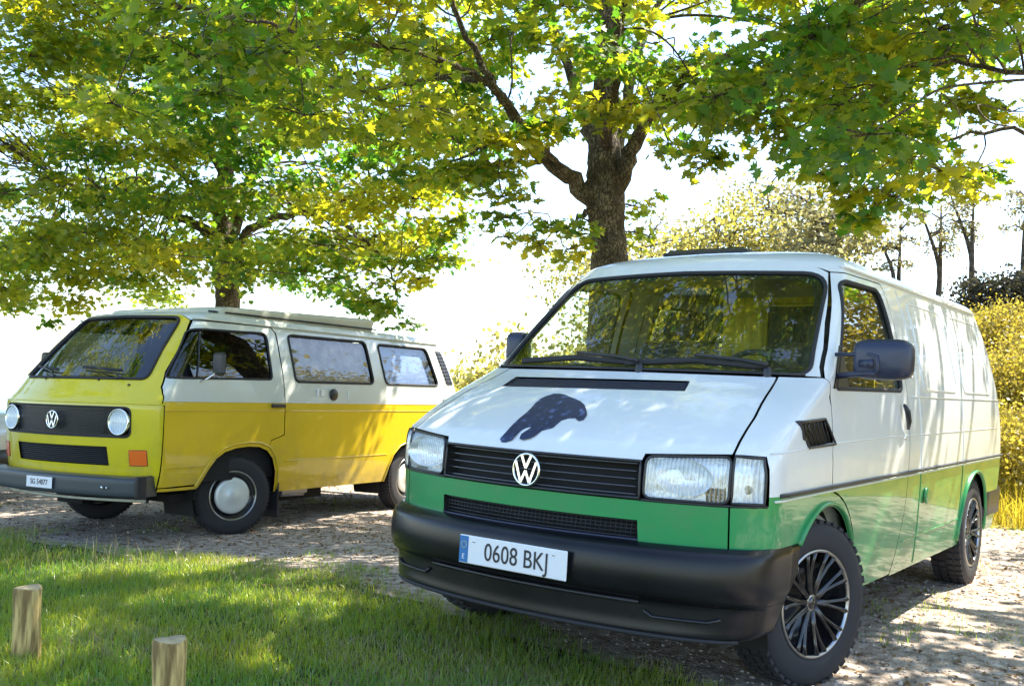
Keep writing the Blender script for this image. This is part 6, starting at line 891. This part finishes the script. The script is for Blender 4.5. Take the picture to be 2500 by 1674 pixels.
def build_posts():
    m=mat('weathered post',(.20,.13,.045),.9,noise=(3,(.64,.46,.17),.11),bump=(3,1.,.012)); t=m.node_tree; mp=t.nodes.new('ShaderNodeMapping'); mp.inputs['Scale'].default_value=(14,14,1.6); tcn=[n for n in t.nodes if n.type=='TEX_COORD'][0]; t.links.new(tcn.outputs['Object'],mp.inputs[0]); [t.links.new(mp.outputs[0],n.inputs['Vector']) for n in t.nodes if n.type=='TEX_NOISE']
    me=mat('post end grain',(.50,.40,.22),.9,noise=(16,(.22,.17,.10),.2))
    for x,y,R,h,lb,sd in((1.979,-1.626,.053,.29,'wooden post in the grass near the left edge, the farther of two',1),(2.072,-.529,.053,.300,'wooden post cut by the bottom edge, the nearer of two',2)):
        g=float(ground(x,y)); e=empty('wooden_post',None,(x,y,g)); tag(e,lb,'post','low wooden posts edging the lawn'); n=28; V=[];F=[]; zs=[-.1,.0,.06,.12,.18,.24,h-.008,h]
        r0=random.Random(sd); wob=[1+.03*math.sin(k*.9+sd)+.02*math.sin(k*2.3+sd*2) for k in range(n)]
        for j,z in enumerate(zs):
            for k in range(n):
                q=2*math.pi*k/n; r=R*wob[k]*(1+.03*math.sin(z*22+sd))*(.93 if j==len(zs)-1 else 1)
                if k in(5,19): r*=.86
                V.append((r*math.cos(q)+z*.03,r*math.sin(q)-z*.02,z+(.004*math.sin(q*2+sd) if j>=len(zs)-2 else 0)))
        for j in range(len(zs)-1):
            for k in range(n): F.append((j*n+k,j*n+(k+1)%n,(j+1)*n+(k+1)%n,(j+1)*n+k))
        mesh('shaft',V,F,m,e,smooth=True)
        top=[V[(len(zs)-1)*n+k] for k in range(n)]; c=tuple(np.mean(top,0)+np.array([0,0,.004])); mesh('cut_top',top+[c],[(k,(k+1)%n,n) for k in range(n)],me,e,smooth=True)
# ================================================================ build
build_ground()
wv=build_white_van(); yv=build_yellow_van(); wc=build_white_car()
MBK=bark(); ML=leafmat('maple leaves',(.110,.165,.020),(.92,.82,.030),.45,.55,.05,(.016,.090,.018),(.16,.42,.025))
build_maple('main','maple tree with forked trunk standing behind the white and green van',(-4.12,-2.66),175,.14,300,ML,MBK)
build_maple('left','maple tree whose trunk rises behind the roof of the yellow camper',(-4.75,-9.38),190,.13,300,ML,MBK)
build_maple('right','maple tree outside the right edge whose branches hang in at top right',(-3.5,4.0),160,.14,300,ML,MBK)
MG=leafmat('golden leaves',(.34,.27,.07),(.74,.60,.10),.45,.5,.03,(.15,.16,.05),(.36,.38,.10)); MO=leafmat('olive leaves',(.32,.30,.16),(.62,.56,.22),.4,.4,.03); MD=leafmat('dark hedge leaves',(.055,.055,.045),(.10,.10,.05),.4,.3,.02); MY=leafmat('yellow shrub leaves',(.36,.28,.04),(.70,.54,.05),.5,.5,.03,(.16,.15,.05),(.34,.30,.06))
GS='golden trees beyond the maples'
for i,(x,y,h,c,m_,lb) in enumerate([(-20,-11.2,5.4,2.2,MG,'golden leafy tree far behind the van roof, beside the maple trunk'),(-23,-12,6.2,1.9,MO,'tall grey green tree rising behind the van windscreen'),(-22,-9.4,5.2,2.0,MG,'golden tree behind the middle of the van roof'),(-24,-8.6,5.6,2.2,MG,'golden tree below the hanging maple leaves'),(-21,-6.2,3.7,1.4,MO,'olive tree just behind the rear of the van roof')]):
    small_tree('golden_tree',lb,x,y,h*1.08,.03,c*1.1,m_,MBK,GS,.145,9000 if m_ is MG else 6000,2,z0=float(ground(x,y))-.6,low=.30)
GP='thin trees standing on the ridge'
for i,(u,dpt,h,st,lb) in enumerate([(2190,25,2.6,2,'thin forked tree on the ridge nearest the van'),(2285,26,3.5,2,'slender leaning tree on the ridge, second from the van'),(2372,25,3.7,2,'twin stemmed tree on the ridge against the sky'),(2492,24,3.6,1,'bare trunked tree on the ridge at the right edge'),(2620,25,5,1,'ridge tree just past the right edge')]):
    k=(u-1250)/2375.4; p=CP+(fw+rr*k)*dpt; small_tree('ridge_tree',lb,p.x,p.y,h,.02,.62,MO,MBK,GP,.085,1100,st,low=.72)
for i,(u,dpt,rx,h) in enumerate([(2370,23,1.1,.75),(2430,22.5,1.2,1.0),(2500,22,1.3,1.2),(2590,21.5,1.3,1.1),(2320,24,1.,.6)]):
    k=(u-1250)/2375.4; p=CP+(fw+rr*k)*dpt; bush(['dark low shrub on the ridge behind the van tail','dark rounded shrub on the ridge','dark shrub on the ridge at the right edge','dark shrub beyond the right edge','small dark shrub on the ridge crest'][i],p.x,p.y,rx,rx,h,MD,MBK,'dark shrubs along the ridge',.10,3200)
for i,(u,dpt,rx,h,lb) in enumerate([(2485,16,.8,.8,'sunlit yellow shrub right behind the van tail'),(2530,14.5,.8,.9,'bright yellow shrub at the right edge'),(2425,18,1.1,.9,'yellow shrub high on the bank'),(2500,18,1.2,1.1,'tall yellow shrub high on the bank at the right edge'),(2560,11,.8,1.,'yellow shrub just past the right edge')]):
    k=(u-1250)/2375.4; p=CP+(fw+rr*k)*dpt; bush(lb,p.x,p.y,rx,rx,h,MY,MBK,'yellow shrubs on the sunlit bank',.055,7500)
for i,(u,dpt,rx,h,z0,lb) in enumerate([(1150,24,1.6,1.6,-.2,'low golden shrub in the gap between the two vans'),(1225,26,1.6,1.5,-.1,'golden shrub behind the door mirror of the white van'),(1330,22,1.6,2.3,-.1,'golden shrub seen through the van windscreen'),(1450,24,1.8,2.2,-.1,'golden shrub behind the maple trunk'),(1080,28,1.6,1.5,-.5,'pale shrub behind the rear of the yellow camper'),(1560,23,1.8,2.6,0,'golden shrub seen past the maple trunk through the windscreen')]):
    k=(u-1250)/2375.4; p=CP+(fw+rr*k)*dpt; bush(lb,p.x,p.y,rx,rx,h,MG,MBK,'golden shrubs beyond the parking place',.14,3800,z0=z0)
# golden bushes out of view, added so the white van's flank mirrors gold, not sky
for i,(x,y) in enumerate([(-8.5,6.6),(-11.5,6.0),(-14.5,5.0),(-17.0,3.6),(-19.5,2.2),(-6.0,8.5)]): bush('unseen golden bush added for the flank reflection, '+['across from the van tail','second along the lane','third along the lane','fourth along the lane','by the ridge','nearest the camera'][i],x,y,2.0,2.0,4.6,MY,MBK,'unseen golden bushes added to be mirrored in the van flank',.17,4200)
build_posts(); build_grass(); build_litter()
